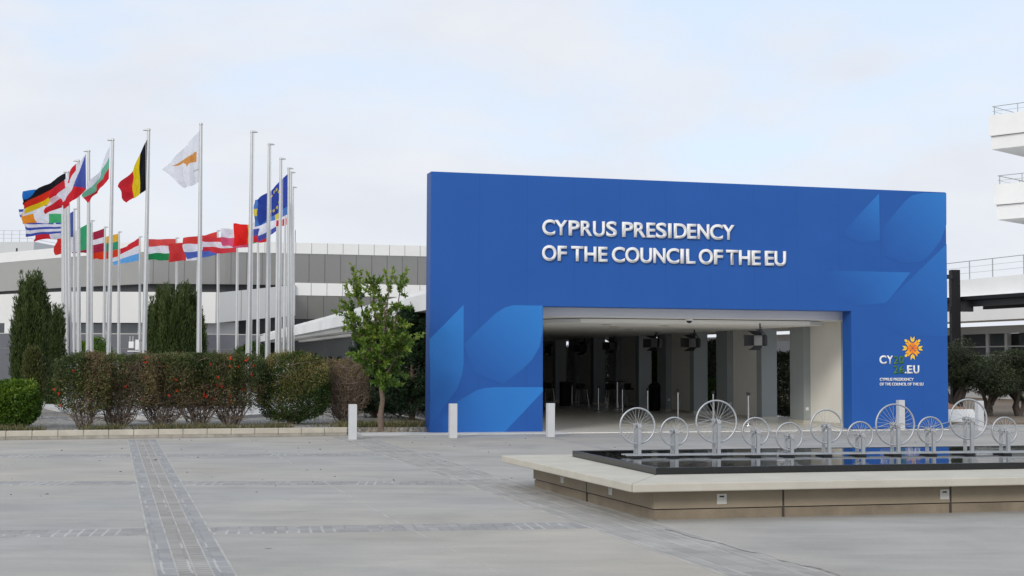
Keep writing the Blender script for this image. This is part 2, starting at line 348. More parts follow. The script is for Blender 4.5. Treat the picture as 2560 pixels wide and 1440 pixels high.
mb.prism([tuple(wl(uu, kv(uu) + dv)[:2]) for uu, dv in ((KA[0] - 2, 0.012), (KB[0] - 0.01, 0.012), (KB[0] - 0.01, 0.12), (KA[0] - 2, 0.12))], 0, 0.185, 1)
tag(mb.build("kerb", [MT['kerb'], MT['kerb_low']], bevel=0.008), kind='structure')
mb = MB(); mb.prism([tuple(wl(*p)[:2]) for p in ((-1.75, -0.55), (3.35, -0.62), (3.35, 0.75), (-1.75, 0.9))], -0.05, 0.035)
tag(mb.build("threshold_slab", MT['pale_concrete'], bevel=0.006), kind='structure')
fm, t, b = pbsdf("porch_floor_tiles"); tcn = t.nodes.new("ShaderNodeTexCoord")
br = t.nodes.new("ShaderNodeTexBrick"); t.links.new(tcn.outputs['Object'], br.inputs['Vector']); br.offset = 0
for k_, v_ in (('Scale', 1), ('Brick Width', 0.6), ('Row Height', 0.6), ('Mortar Size', 0.004)): br.inputs[k_].default_value = v_
br.inputs['Color1'].default_value = (0.74, 0.72, 0.66, 1); br.inputs['Color2'].default_value = (0.78, 0.755, 0.695, 1); br.inputs['Mortar'].default_value = (0.28, 0.27, 0.25, 1)
t.links.new(br.outputs[0], b.inputs['Base Color']); b.inputs['Roughness'].default_value = 0.28
mb = MB(); mb.box(0.95, -0.35, -0.05, 14.2, 54, 0.02)
o = mb.build("porch_floor", fm); o.location = wl(0, 0); o.rotation_euler = (0, 0, TH); tag(o, kind='structure')
mb = MB(); mb.prism([tuple(wl(*p)[:2]) for p in ((14.25, 2.6), (40, 1.0), (60, 60), (14.25, 60))], -0.1, 0.06)
tag(mb.build("planting_bed", MT['soil']), kind='structure')

# ------------------------------------------------------------------ blue portal
PH = PP(1073, 428)[2]; U1, U2 = PP(1357, 1084)[0], PP(2131, 1076)[0]; ZL = PP(1357, 766)[2]; PT = 0.5
bm_, t, b = pbsdf("blue_vinyl"); tcn = t.nodes.new("ShaderNodeTexCoord"); sx = t.nodes.new("ShaderNodeSeparateXYZ"); t.links.new(tcn.outputs['Object'], sx.inputs[0])
md = t.nodes.new("ShaderNodeMath"); md.operation = 'PINGPONG'; md.inputs[1].default_value = 0.62; t.links.new(sx.outputs[0], md.inputs[0])
sm_ = ramp(t, md.outputs[0], [(0.0, 0.80), (0.012, 1.0)]); nz = noise(t, 0.8, 3, 0.5, tcn.outputs['Object'])
base = ramp(t, nz.outputs[0], [(0.3, (0.0165, 0.092, 0.355)), (0.7, (0.0195, 0.102, 0.38))])
x = t.nodes.new("ShaderNodeMix"); x.data_type = 'RGBA'; x.blend_type = 'MULTIPLY'; x.inputs[0].default_value = 1
t.links.new(base.outputs[0], x.inputs[6]); t.links.new(sm_.outputs[0], x.inputs[7]); t.links.new(x.outputs[2], b.inputs['Base Color'])
b.inputs['Roughness'].default_value = 0.45; b.inputs['Specular IOR Level'].default_value = 0.25; MT['blue'] = bm_
pm, t, b = pbsdf("blue_leaf_print"); a = attr(t, 'tone'); r = ramp(t, a.outputs['Fac'], [(0.0, (0.018, 0.097, 0.368)), (1.0, (0.030, 0.205, 0.58))])
t.links.new(r.outputs[0], b.inputs['Base Color']); b.inputs['Roughness'].default_value = 0.45; b.inputs['Specular IOR Level'].default_value = 0.25
portal = thing("entrance_portal", "huge blue gateway frame with white lettering and a sun flower logo", "gateway", wl(0, 0), TH)
mb = MB(); mb.xprism([(0, 0.03), (U1, 0.03), (U1, ZL), (U2, ZL), (U2, 0.03), (PW, 0.03), (PW, PH), (0, PH)], 0, PT)
mb.build("portal_frame", MT['blue'], portal, bevel=0.012)
def leafshape(pts, d0, d1, t0=0.0, t1=1.0):
    # printed leaf: outline in pixels of the survey, tone runs linearly from d0 (t0) to d1 (t1)
    P = [PP(*p)[[0, 2]] for p in pts]; a0, a1 = PP(*d0)[[0, 2]], PP(*d1)[[0, 2]]; ax = (a1 - a0) / np.dot(a1 - a0, a1 - a0)
    return P, a0, ax, t0, t1
shapes = [
    leafshape([(1074, 848), (1159, 762), (1159, 910), (1155, 938), (1143, 972), (1117, 1007), (1076, 1066)], (1080, 1075), (1145, 800)),
    leafshape([(1356.5, 763.5), (1284, 763), (1261, 769), (1238, 783), (1183, 836), (1159, 863), (1159, 960), (1161, 1010), (1261, 957), (1308, 922), (1331, 898), (1349, 867), (1356.5, 825)][:0] or
              [(1356.5, 764), (1284, 763), (1261, 769), (1238, 784), (1183, 836), (1160, 862), (1185, 935), (1258, 960), (1308, 922), (1331, 898), (1349, 867), (1356.5, 825)], (1205, 945), (1340, 775)),
    leafshape([(1357, 968), (1238, 968), (1212, 970), (1191, 976), (1144, 1003), (1100, 1056), (1110, 1083), (1261, 1080.5), (1357, 979)], (1105, 1075), (1290, 985)),
    leafshape([(2197.5, 483.5), (2200, 600), (2150, 610), (2105, 588), (2135, 550)], (2140, 588), (2197, 500), 0, 0.75),
    leafshape([(2365.8, 483), (2307, 482), (2281, 488), (2262, 503), (2210, 565), (2203, 600), (2210, 640), (2255, 659), (2300, 655), (2322, 640), (2353, 599), (2366, 561)], (2240, 632), (2352, 500), 0, 0.75),
    leafshape([(2366.5, 610), (2214, 757), (2190, 800), (2260, 840), (2369, 840)], (2262, 800), (2366, 640), 0, 0.55),
    leafshape([(2060, 676), (2276, 681), (2217, 757), (2140, 765), (2080, 740)], (2135, 752), (2276, 684), 0, 0.7),
]
def flipfix(o):
    bm = bmesh.new(); bm.from_mesh(o.data)
    for f in bm.faces:
        f.normal_update()
        if f.normal.y > 0: f.normal_flip()
    bm.to_mesh(o.data); bm.free()
for P, a0, ax, t0, t1 in shapes:
    V = []; Fc = []; T = []
    # densify the outline then fan from the centroid; a leaf is near convex
    n = len(P); b0 = len(V); c = sum(P) / n; pl = list(P)
    for q in pl + [c]: V.append((q[0], -0.004, q[1])); T.append(min(1, max(0, t0 + (t1 - t0) * float(np.dot(q - a0, ax)))))
    for i in range(n): Fc.append((b0 + i, b0 + (i + 1) % n, b0 + n))
    flipfix(mesh_np("leaf_print", V, Fc, pm, portal, {'tone': ('FLOAT', 'POINT', T)}))

def text_mesh(txt, bold=0.0):
    cu = bpy.data.curves.new("t", 'FONT'); cu.body = txt; cu.size = 1.0; cu.offset = bold; cu.resolution_u = 6; cu.space_character = 0.98; cu.fill_mode = 'BOTH'
    ob = bpy.data.objects.new("t", cu); COL.objects.link(ob); dg = bpy.context.evaluated_depsgraph_get(); dg.update()
    me = bpy.data.meshes.new_from_object(ob.evaluated_get(dg)); bpy.data.objects.remove(ob); return me
def lettering(name, parts, material, parent, depth, back=-0.006):
    """parts = (text, left, right, bottom, top in local metres); letters of real depth standing off the panel"""
    bm = bmesh.new()
    for txt, x0, x1, z0, z1, bold in parts:
        me = text_mesh(txt, bold); b2 = bmesh.new(); b2.from_mesh(me); bpy.data.meshes.remove(me)
        xs = [v.co.x for v in b2.verts]; ys = [v.co.y for v in b2.verts]; ax, bx, ay, by = min(xs), max(xs), min(ys), max(ys)
        for v in b2.verts:
            v.co = Vector((x0 + (v.co.x - ax) / (bx - ax) * (x1 - x0), 0, z0 + (v.co.y - ay) / (by - ay) * (z1 - z0)))
        r = bmesh.ops.extrude_face_region(b2, geom=b2.faces[:])
        for v in [g for g in r['geom'] if isinstance(g, bmesh.types.BMVert)]: v.co.y -= depth
        for v in b2.verts: v.co.y += back
        bmesh.ops.recalc_face_normals(b2, faces=b2.faces)
        tmp = bpy.data.meshes.new("x"); b2.to_mesh(tmp); b2.free(); bm.from_mesh(tmp); bpy.data.meshes.remove(tmp)
    me = bpy.data.meshes.new(name); bm.to_mesh(me); bm.free(); me.materials.append(material)
    return link_obj(name, me, parent)
def bbox(l, r, t_l, b_l, t_r, b_r):       # survey corners of a line of type
    a, b_, c, d = PP(l, t_l), PP(l, b_l), PP(r, t_r), PP(r, b_r)
    return a[0], c[0], (b_[2] + d[2]) / 2, (a[2] + c[2]) / 2
def row(txt, xs, sc, ox, oy, tl, bl, tr, br, bold):
    """one entry per letter, each with its own survey box; top and base line run from left to right end"""
    L0, L1 = xs[0][0], xs[-1][1]; out = []
    for ch, (a, c) in zip(txt.replace(' ', ''), xs):
        q = ((a + c) / 2 - L0) / (L1 - L0); tp = tl + (tr - tl) * q; bt = bl + (br - bl) * q; ov = 0.022 * (bt - tp)
        if ch in 'COSU0': bt += ov
        if ch in 'COS0': tp -= ov
        if ch == '.': tp = bt - (bt - tp) * 0.2
        p0 = PP(ox + a / sc, oy + bt / sc); p1 = PP(ox + c / sc, oy + tp / sc); out.append((ch, p0[0], p1[0], p0[2], p1[2], bold if ch not in 'I.' else bold * 1.0))
    return out
l1 = [(130, 250), (247, 365), (378, 481), (492, 600), (608, 718), (732, 830), (881, 986), (993, 1102), (1110, 1193), (1200, 1298), (1314, 1345), (1368, 1490), (1493, 1578), (1590, 1700), (1708, 1826), (1825, 1936)]
l2 = [(128, 263), (275, 360), (402, 516), (527, 638), (657, 742), (785, 906), (911, 1043), (1053, 1162), (1175, 1288), (1298, 1416), (1430, 1461), (1483, 1568), (1603, 1735), (1745, 1828), (1860, 1970), (1980, 2085), (2100, 2182), (2224, 2307), (2315, 2420)]
lettering("heading_letters", row("CYPRUS PRESIDENCY", l1, 3.765, 1320, 520, 113, 252, 164, 301, 0.021), MT['letter_white'], portal, 0.05, -0.012)
lettering("heading_letters", row("OF THE COUNCIL OF THE EU", l2, 3.765, 1320, 520, 354, 494, 410, 546, 0.021), MT['letter_white'], portal, 0.05, -0.012)
lettering("logo_letters", row("CY", [(345, 500), (512, 648)], 9, 2160, 820, 620, 808, 622, 808, 0.03), MT['letter_white'], portal, 0.012)
lettering("logo_letters", row(".EU", [(912, 956), (965, 1086), (1110, 1238)], 9, 2160, 820, 840, 1024, 840, 1024, 0.03), MT['letter_white'], portal, 0.012)
lettering("logo_year", row("20", [(662, 768), (782, 895)], 9, 2160, 820, 632, 806, 632, 806, 0.02), MT['logo_green'], portal, 0.012)
lettering("logo_year", row("26", [(658, 768), (788, 902)], 9, 2160, 820, 842, 1022, 842, 1022, 0.02), MT['logo_green'], portal, 0.012)
lettering("logo_caption", [("CYPRUS PRESIDENCY",) + bbox(2198.9, 2283.6, 944.6, 952.2, 944.8, 952.4) + (0.02,)], MT['letter_white'], portal, 0.012)
lettering("logo_caption", [("OF THE COUNCIL OF THE EU",) + bbox(2198.9, 2307.8, 956.6, 964.2, 956.8, 964.4) + (0.02,)], MT['letter_white'], portal, 0.012)
fc = PP(2281, 870.5); fr = (PP(2281, 841)[2] - PP(2281, 900)[2]) / 2
mb = MB()
def kite(pts, mi):
    n = len(pts); mb.add([(fc[0] + fr * p[0] * 0.99, -0.016, fc[2] + fr * p[1]) for p in pts] + [(fc[0] + fr * p[0] * 0.99, -0.002, fc[2] + fr * p[1]) for p in pts],
        [list(range(n)), list(range(n, 2 * n))[::-1]] + [((i + 1) % n, i, n + i, n + (i + 1) % n) for i in range(n)], mi)
for k in range(4):                     # upright arms: inner orange pair, outer yellow pair; diagonal arms: amber pair with seed
    c, s = math.cos(k * math.pi / 2), math.sin(k * math.pi / 2)
    R = lambda p: (p[0] * c - p[1] * s, p[0] * s + p[1] * c)
    for sg in (-1, 1):
        g = 0.012
        kite([R((sg * g, 0.04)), R((sg * (g + 0.175), 0.235)), R((sg * (g + 0.175), 0.50)), R((sg * g, 0.42))], 0)
        kite([R((sg * g, 0.50)), R((sg * (g + 0.165), 0.66)), R((sg * (g + 0.175), 0.99)), R((sg * g, 0.80))], 2)
        c2, s2 = math.cos(k * math.pi / 2 + math.pi / 4), math.sin(k * math.pi / 2 + math.pi / 4)
        R2 = lambda p: (p[0] * c2 - p[1] * s2, p[0] * s2 + p[1] * c2)
        kite([R2((sg * g, 0.34)), R2((sg * (g + 0.19), 0.46)), R2((sg * (g + 0.185), 0.80)), R2((sg * g, 0.66))], 1)
    if k != 2: kite([R2((0, 0.70)), R2((0.11, 0.82)), R2((0.09, 0.97)), R2((0, 1.04)), R2((-0.09, 0.97)), R2((-0.11, 0.82))], 2)
mb.build("logo_flower", [MT['logo_orange'], MT['logo_amber'], MT['logo_yellow']], portal)

# ------------------------------------------------------------------ entrance canopy with piers
can = thing("entrance_canopy", "long white porch roof on beige and grey piers behind the blue gateway", "porch", wl(0, 0), TH)
UR = 13.7  # roof edge carried past the piers to cut sky light
mb = MB()
mb.hexa([(1.0, 0.8, 2.95), (UR, 0.8, 2.95), (UR, 52, 2.95), (1.0, 52, 2.95)], [(1.0, 0.8, 3.55), (UR, 0.8, 3.55), (UR, 52, 3.3), (1.0, 52, 3.3)])
mb.box(UR + 0.002, 6, 2.951, 15.6, 52, 3.29); mb.build("roof_slab_with_light_stop", MT['soffit'], can)  # outer strip is added out of view to shade the pier gaps
mb = MB(); mb.hexa([(0.55, 0.75, 3.17), (1.02, 0.75, 3.17), (1.02, 52, 2.97), (0.55, 52, 2.97)], [(0.55, 0.75, 3.62), (1.02, 0.75, 3.62), (1.02, 52, 3.30), (0.55, 52, 3.30)])
mb.hexa([(0.75, 0.75, 3.625), (1.9, 0.75, 3.625), (1.9, 52, 3.305), (0.75, 52, 3.305)], [(0.75, 0.75, 3.79), (1.9, 0.75, 3.79), (1.9, 52, 3.45), (0.75, 52, 3.45)])
mb.build("roof_fascia", MT['white'], can)
mb = MB(); mb.prism([(4.4, 1.55), (10.9, 1.35), (11.55, 1.75), (11.75, 34), (1.6, 34), (1.6, 4.6), (4.1, 4.3)][0:1] + [(10.95, 1.3), (11.6, 1.75), (11.78, 40), (1.6, 40), (1.6, 6.0)], 2.83, 2.93)
mb.build("ceiling_panel", MT['soffit'], can)
for (u_, v_) in ((5.6, 2.9), (7.6, 3.6), (5.0, 7.5), (8.3, 8.5), (6.6, 5.2)):
    mb = MB(); mb.lathe([(0.14, 2.822), (0.14, 2.829)], u_, v_, 16); mb.build("downlight", MT['pier_grey'], can)
for k in range(8):
    v0 = 1.13 + 5.45 * k; H_ = 2.945
    pr = link_obj("pier", None, can)
    mb = MB(); mb.box(12.22, v0 + 0.36, 0, 12.5, v0 + 2.62, H_); mb.build("wall_panel", MT['pier_beige'], pr)
    for (a, b_) in ((v0, v0 + 0.36), (v0 + 2.62, v0 + 3.5)):
        mb = MB(); mb.box(12.0, a, 0.11, 12.52, b_, H_); mb.build("pilaster", MT['pier_grey'], pr)
    mb = MB(); mb.box(11.97, v0 - 0.03, 0.0, 12.55, v0 + 0.39, 0.11); mb.box(12.18, v0 + 0.39, 0, 12.54, v0 + 2.59, 0.10); mb.box(11.97, v0 + 2.59, 0.0, 12.55, v0 + 3.53, 0.11)
    mb.build("skirting", MT['skirt'], pr)
    if k < 3:
        mb = MB(); mb.box(12.06, v0 + 2.605, 0.40, 12.15, v0 + 2.62, 0.49); mb.build("wall_socket", MT['letter_white'], pr)
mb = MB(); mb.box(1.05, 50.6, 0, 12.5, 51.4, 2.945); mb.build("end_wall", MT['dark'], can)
mb = MB(); mb.box(1.9, 9, 0.02, 2.1, 50.5, 2.945); mb.build("added_shade_wall", MT['dark'], can)  # dark wall added to block side light and keep the porch depth dark
mb = MB(); mb.box(1.2, 19.3, 0, 1.6, 19.7, 2.945); mb.build("support_column", MT['wall_grey'], can)  # darker wall paint stands in for shade under the roof
# dome camera under the soffit
P = PP(1725, 796, 1.0)
t_ = thing("dome_camera", "small white dome camera hanging under the porch soffit", "security camera", wl(P[0], 1.05, 2.95), TH)
mb = MB(); mb.lathe([(0.10, -0.06), (0.11, -0.03), (0.11, -0.001)], 0, 0, 16); mb.build("housing", MT['white'], t_)
mb = MB(); mb.lathe([(0.01, -0.125), (0.045, -0.115), (0.07, -0.09), (0.075, -0.061)], 0, 0, 16); mb.build("dome", MT['black'], t_)

# studio lights
def stage_lamp(px, py, d, label, k=1.0):
    p = D(px, py, d); tl = thing("studio_light", label, "stage light", (p[0], p[1], p[2]), TH + 0.62, "studio lights hung under the porch ceiling")
    mb = MB(); mb.box(-0.02, -0.13, -0.15, 0.20, 0.13, 0.15); mb.box(0.20, -0.11, -0.12, 0.27, 0.11, 0.12)
    for q in (-0.1, -0.05, 0, 0.05, 0.1): mb.box(0.27, -0.10, q - 0.008, 0.295, 0.10, q + 0.008)
    mb.build("body", MT['black'], tl, bevel=0.015)
    mb = MB(); mb.box(-0.03, -0.115, -0.135, -0.021, 0.115, 0.135); mb.build("lens", MT['lens_grey'], tl)
    for nm, pts in (("top", [(-0.03, -0.13, 0.15), (-0.03, 0.13, 0.15), (-0.27, 0.18, 0.24), (-0.27, -0.18, 0.24)]), ("bottom", [(-0.03, -0.13, -0.15), (-0.03, 0.13, -0.15), (-0.25, 0.18, -0.26), (-0.25, -0.18, -0.26)]),
                    ("near", [(-0.03, -0.132, -0.14), (-0.03, -0.132, 0.14), (-0.24, -0.33, 0.15), (-0.24, -0.33, -0.15)]), ("far", [(-0.03, 0.132, -0.14), (-0.03, 0.132, 0.14), (-0.30, 0.28, 0.15), (-0.30, 0.28, -0.15)])):
        mb = MB(); q = [np.array(p_) for p_ in pts]; nrm = np.cross(q[1] - q[0], q[3] - q[0]); nrm = nrm / np.linalg.norm(nrm) * 0.006
        mb.add([p_ for p_ in q] + [p_ + nrm for p_ in q], [(0, 1, 2, 3), (7, 6, 5, 4), (0, 4, 5, 1), (1, 5, 6, 2), (2, 6, 7, 3), (3, 7, 4, 0)]); mb.build("barn_door", MT['black'], tl)
    mb = MB(); mb.tube([(0.09, -0.15, 0), (0.07, -0.165, 0.12), (0.07, -0.12, 0.22), (0.07, 0.12, 0.22), (0.07, 0.165, 0.12), (0.09, 0.15, 0)], 0.012, 6); mb.build("yoke", MT['black'], tl)
    top = 2.825 - p[2]; mb = MB(); mb.box(0.03, -0.03, 0.22, 0.11, 0.03, 0.30); mb.tube([(0.07, 0, 0.28), (0.07, 0, top)], 0.022, 8); mb.build("clamp", MT['black'], tl)
    mb = MB(); mb.tube([(0.28, 0.02, 0), (0.36, 0.03, -0.12), (0.33, 0.04, 0.15), (0.2, 0.02, 0.3), (0.1, 0.03, top)], 0.007, 5); mb.build("cable", MT['black'], tl)
for (px, py, d, lb) in ((1897, 851, 37.6, "black barn door studio light nearest the bright right hand pier"), (1733, 857, 44.5, "second largest black studio light, left of the nearest one"),
                        (1637, 858, 48.0, "black studio light hanging in front of a bright slit of sky"), (1533, 865, 53.5, "dim black studio light left of the bright slit of sky"),
                        (1459, 871, 59.5, "small dim studio light above the bar stool in shadow"), (1383, 875, 67.0, "faint furthest studio light next to the blue leg of the gateway")):
    stage_lamp(px, py, d, lb)

# queue posts, bar table, stools, bin and speaker in the porch
POSTG = "steel barrier posts standing in the porch"
def barrier_post(px, yb, lab):
    p = G(px, yb); t_ = thing("barrier_post", lab, "barrier post", p, 0, POSTG)
    mb = MB(); mb.lathe([(0.17, 0.02), (0.17, 0.035), (0.10, 0.055), (0.03, 0.07)], 0, 0, 20); mb.build("base", MT['chrome'], t_)
    mb = MB(); mb.tube([(0, 0, 0.06), (0, 0, 0.88)], 0.026, 12); mb.build("post", MT['chrome'], t_)
    mb = MB(); mb.lathe([(0.035, 0.86), (0.036, 0.95), (0.03, 0.96)], 0, 0, 12); mb.box(-0.05, -0.05, 0.88, 0.05, 0.05, 0.94); mb.build("belt_head", MT['black'], t_)
for px, yb, lb in ((1871, 1066, "steel barrier post before the beige pier, right of the tallest wheel"), (1783, 1058, "steel barrier post right behind the tallest bicycle wheel"),
                   (1695, 1051, "steel barrier post above the second bicycle wheel"), (1619, 1042, "steel barrier post just left of the dark bin"),
                   (1556, 1036, "steel barrier post in front of the bar table"), (1496, 1030, "steel barrier post left of the bar table, its foot showing"),
                   (1541, 1022, "dim barrier post between the two bar table stools"), (1430, 1016, "leftmost dim barrier post deep in the porch")):
    barrier_post(px, yb, lb)
p = G(1543, 1024); t_ = thing("bar_table", "tall round bar table with dark top in the shaded porch", "bar table", p)
mb = MB(); mb.lathe([(0.44, 1.06), (0.45, 1.07), (0.45, 1.09), (0.44, 1.10)], 0, 0, 24); mb.build("table_top", MT['fabric_black'], t_)
mb = MB(); mb.tube([(0, 0, 0.05), (0, 0, 1.06)], 0.035, 10); mb.build("stem", MT['chrome'], t_)
mb = MB(); mb.lathe([(0.26, 0.02), (0.26, 0.04), (0.05, 0.06)], 0, 0, 20); mb.build("base", MT['chrome'], t_)
for px, yb, lb in ((1577, 1021, "bar stool with dark seat on the right of the bar table"), (1529, 1021, "bar stool with dark seat on the left of the bar table"),
                   (1455, 1019, "lone bar stool beneath a hanging studio light"), (1371, 1016, "bar stool half hidden beside the blue gateway leg")):
    t_ = thing("bar_stool", lb, "bar stool", G(px, yb), 0.3, "dark bar stools in the porch")
    mb = MB(); mb.box(-0.20, -0.18, 0.74, 0.20, 0.18, 0.80); mb.box(-0.20, 0.15, 0.80, 0.20, 0.19, 0.98); mb.build("seat", MT['fabric_black'], t_, bevel=0.03)
    for sx_ in (-1, 1):
        for sy_ in (-1, 1):
            mb = MB(); mb.tube([(0.15 * sx_, 0.13 * sy_, 0.74), (0.24 * sx_, 0.20 * sy_, 0.02)], 0.012, 8); mb.build("leg", MT['chrome'], t_)
    mb = MB(); mb.tube([(0.21 * a_, 0.175 * b_, 0.27) for a_, b_ in ((-1, -1), (1, -1), (1, 1), (-1, 1), (-1, -1))], 0.009, 6); mb.build("foot_rail", MT['chrome'], t_)
t_ = thing("litter_bin", "dark round topped litter bin before a gap between piers", "bin", G(1639, 1028), 0)
mb = MB(); mb.lathe([(0.24, 0.02), (0.25, 0.06), (0.25, 0.85), (0.27, 0.86), (0.27, 0.92)], 0, 0, 20); mb.build("body", MT['anthracite'], t_)
mb = MB(); mb.lathe([(0.265, 0.921), (0.22, 1.0), (0.10, 1.05), (0.01, 1.06)], 0, 0, 20); mb.build("lid", MT['black'], t_)
t_ = thing("loudspeaker", "tall black loudspeaker cabinet standing in the dark of the porch", "loudspeaker", G(1416, 1015), TH)
mb = MB(); mb.box(-0.24, -0.22, 0.02, 0.24, 0.22, 1.02); mb.build("cabinet", MT['black'], t_, bevel=0.02)
mb = MB(); mb.box(-0.21, -0.235, 0.08, 0.21, -0.221, 0.97); mb.build("grille", MT['fabric_black'], t_)

# ------------------------------------------------------------------ bollards
BG = "square concrete bollards in a row before the gateway"
for px, yb, lb in ((881, 1099, "pale concrete bollard at the end of the kerb"), (1132, 1095, "pale concrete bollard before the leaf printed blue leg"),
                   (1376, 1092.5, "pale concrete bollard at the left edge of the porch opening"), (2252, 1074.5, "pale concrete bollard below the flower logo"),
                   (2449, 1077, "pale concrete bollard beyond the gateway by the white planter")):
    t_ = thing("bollard", lb, "bollard", G(px, yb), TH + 0.02, BG)
    mb = MB(); mb.box(-0.085, -0.085, 0, 0.085, 0.085, 0.795); mb.build("post", MT['bollard'], t_, bevel=0.006)

# ------------------------------------------------------------------ fountain
W0 = G(1635, 1300); FA = math.radians(14.3)
ft = thing("fountain", "low water basin of black granite with a wide concrete bench rim", "fountain", (W0[0], W0[1], 0), FA)
AX, BY = 13.0, 4.35
LX = -0.045
mb = MB(); mb.prism([(0, 0), (AX, 0), (AX, BY), (LX * BY, BY)], 0.118, 0.322); mb.build("wall", MT['base'], ft)
mb = MB(); mb.prism([(0.012, 0.012), (AX, 0.012), (AX, BY - 0.02), (LX * BY + 0.012, BY - 0.02)], 0.0, 0.105); mb.build("plinth", MT['base_low'], ft)
mb = MB(); mb.prism([(0.03, 0.03), (AX - 0.02, 0.03), (AX - 0.02, BY - 0.04), (LX * BY + 0.03, BY - 0.04)], 0.10, 0.125)
for a_ in (1.545, 3.66, 5.8): mb.box(a_ - 0.011, -0.0025, 0.0, a_ + 0.011, 0.03, 0.3215)
mb.prism([(LX * 2.17 - 0.0025, 2.17), (LX * 2.17 + 0.03, 2.17), (LX * 2.192 + 0.03, 2.192), (LX * 2.192 - 0.0025, 2.192)], 0.0, 0.3215)
mb.build("wall_joint", MT['joint_dark'], ft)
co = [(-0.34, -0.24), (AX, -0.24), (AX, 4.74), (-0.56, 4.74)]; ci = [(0.36, 0.93), (AX, 0.93), (AX, 4.36), (0.36, 4.36)]
mb = MB(); 
z0, z1 = 0.325, 0.42; gp = 0.003
def capseg(q):
    n = len(q); mb.add([(p_[0], p_[1], z0) for p_ in q] + [(p_[0], p_[1], z1) for p_ in q], [list(range(n))[::-1], list(range(n, 2 * n))] + [(i, (i + 1) % n, n + (i + 1) % n, n + i) for i in range(n)])
capseg([(co[0][0] + gp, co[0][1]), co[1], ci[1], (ci[0][0] + gp, ci[0][1])])
capseg([(co[0][0], co[0][1] + gp), (ci[0][0], ci[0][1] + gp), (ci[3][0], ci[3][1]), co[3]])
capseg([(co[3][0] + 0.02, co[3][1]), (ci[3][0] + 0.02, ci[3][1]), ci[2], co[2]])
mb.build("bench_cap", MT['cap'], ft, bevel=0.012)
mb = MB(); b0 = [(0.37, 0.94), (AX - 0.02, 0.94), (AX - 0.02, 4.35), (0.37, 4.35)]; e = 0.055; b1 = [(0.37 + e, 0.94 + e), (AX - 0.02 - e, 0.94 + e), (AX - 0.02 - e, 4.35 - e), (0.37 + e, 4.35 - e)]
for i in range(4):
    j = (i + 1) % 4; mb.hexa([(*b0[i], 0.30), (*b0[j], 0.30), (*b1[j], 0.30), (*b1[i], 0.30)], [(*b0[i], 0.50), (*b0[j], 0.50), (*b1[j], 0.50), (*b1[i], 0.50)])
mb.build("basin_edge", MT['granite'], ft, bevel=0.004)
wm, t, b = pbsdf("dark_water"); tcn = t.nodes.new("ShaderNodeTexCoord"); mp_ = t.nodes.new("ShaderNodeMapping"); mp_.inputs['Scale'].default_value = (1, 1, 1)
t.links.new(tcn.outputs['Object'], mp_.inputs[0]); b.inputs['Base Color'].default_value = (0.010, 0.012, 0.012, 1); b.inputs['Roughness'].default_value = 0.03; b.inputs['IOR'].default_value = 1.36
nw = noise(t, 7, 4, 0.55, mp_.outputs[0], 0.3); nl = noise(t, 0.5, 3, 0.5, mp_.outputs[0]); rl = ramp(t, nl.outputs[0], [(0.40, 0.15), (0.65, 1.0)])
mm = t.nodes.new("ShaderNodeMath"); mm.operation = 'MULTIPLY'; t.links.new(nw.outputs[0], mm.inputs[0]); t.links.new(rl.outputs[0], mm.inputs[1])
bp = t.nodes.new("ShaderNodeBump"); bp.inputs['Strength'].default_value = 0.10; bp.inputs['Distance'].default_value = 0.03; t.links.new(mm.outputs[0], bp.inputs['Height']); t.links.new(bp.outputs[0], b.inputs['Normal'])
mb = MB(); mb.box(b1[0][0] + 0.002, b1[0][1] + 0.002, 0.31, b1[2][0] - 0.002, b1[2][1] - 0.002, 0.495); mb.build("water", wm, ft)
def step_light(x, y, nx):
    mb = MB(); s_ = 0.058; z = 0.215
    if nx: # on the left face
        mb.box(-0.008, y - s_, z - s_, -0.0005, y + s_, z - s_ * 0.62); mb.box(-0.008, y - s_, z + s_ * 0.62, -0.0005, y + s_, z + s_); mb.box(-0.008, y - s_, z - s_ * 0.62, -0.0005, y - s_ * 0.5, z + s_ * 0.62); mb.box(-0.008, y + s_ * 0.5, z - s_ * 0.62, -0.0005, y + s_, z + s_ * 0.62)
        mb.box(-0.004, y - s_ * 0.5, z - s_ * 0.62, -0.0006, y + s_ * 0.5, z + s_ * 0.30); mb.box(-0.003, y - s_ * 0.5, z + s_ * 0.30, -0.0007, y + s_ * 0.5, z + s_ * 0.62, 1)
    else:
        mb.box(x - s_, -0.008, z - s_, x + s_, -0.0005, z - s_ * 0.62); mb.box(x - s_, -0.008, z + s_ * 0.62, x + s_, -0.0005, z + s_); mb.box(x - s_, -0.008, z - s_ * 0.62, x - s_ * 0.5, -0.0005, z + s_ * 0.62); mb.box(x + s_ * 0.5, -0.008, z - s_ * 0.62, x + s_, -0.0005, z + s_ * 0.62)
        mb.box(x - s_ * 0.5, -0.004, z - s_ * 0.62, x + s_ * 0.5, -0.0006, z + s_ * 0.30); mb.box(x - s_ * 0.5, -0.003, z + s_ * 0.30, x + s_ * 0.5, -0.0007, z + s_ * 0.62, 1)
    if nx: mb.v = [(v[0] + LX * v[1], v[1], v[2]) for v in mb.v]
    mb.build("step_light", [MT['lamp_plate'], MT['black']], ft)
step_light(0.80, 0, False); step_light(3.58, 0, False); step_light(0, 1.33, True); step_light(0, 3.1, True)

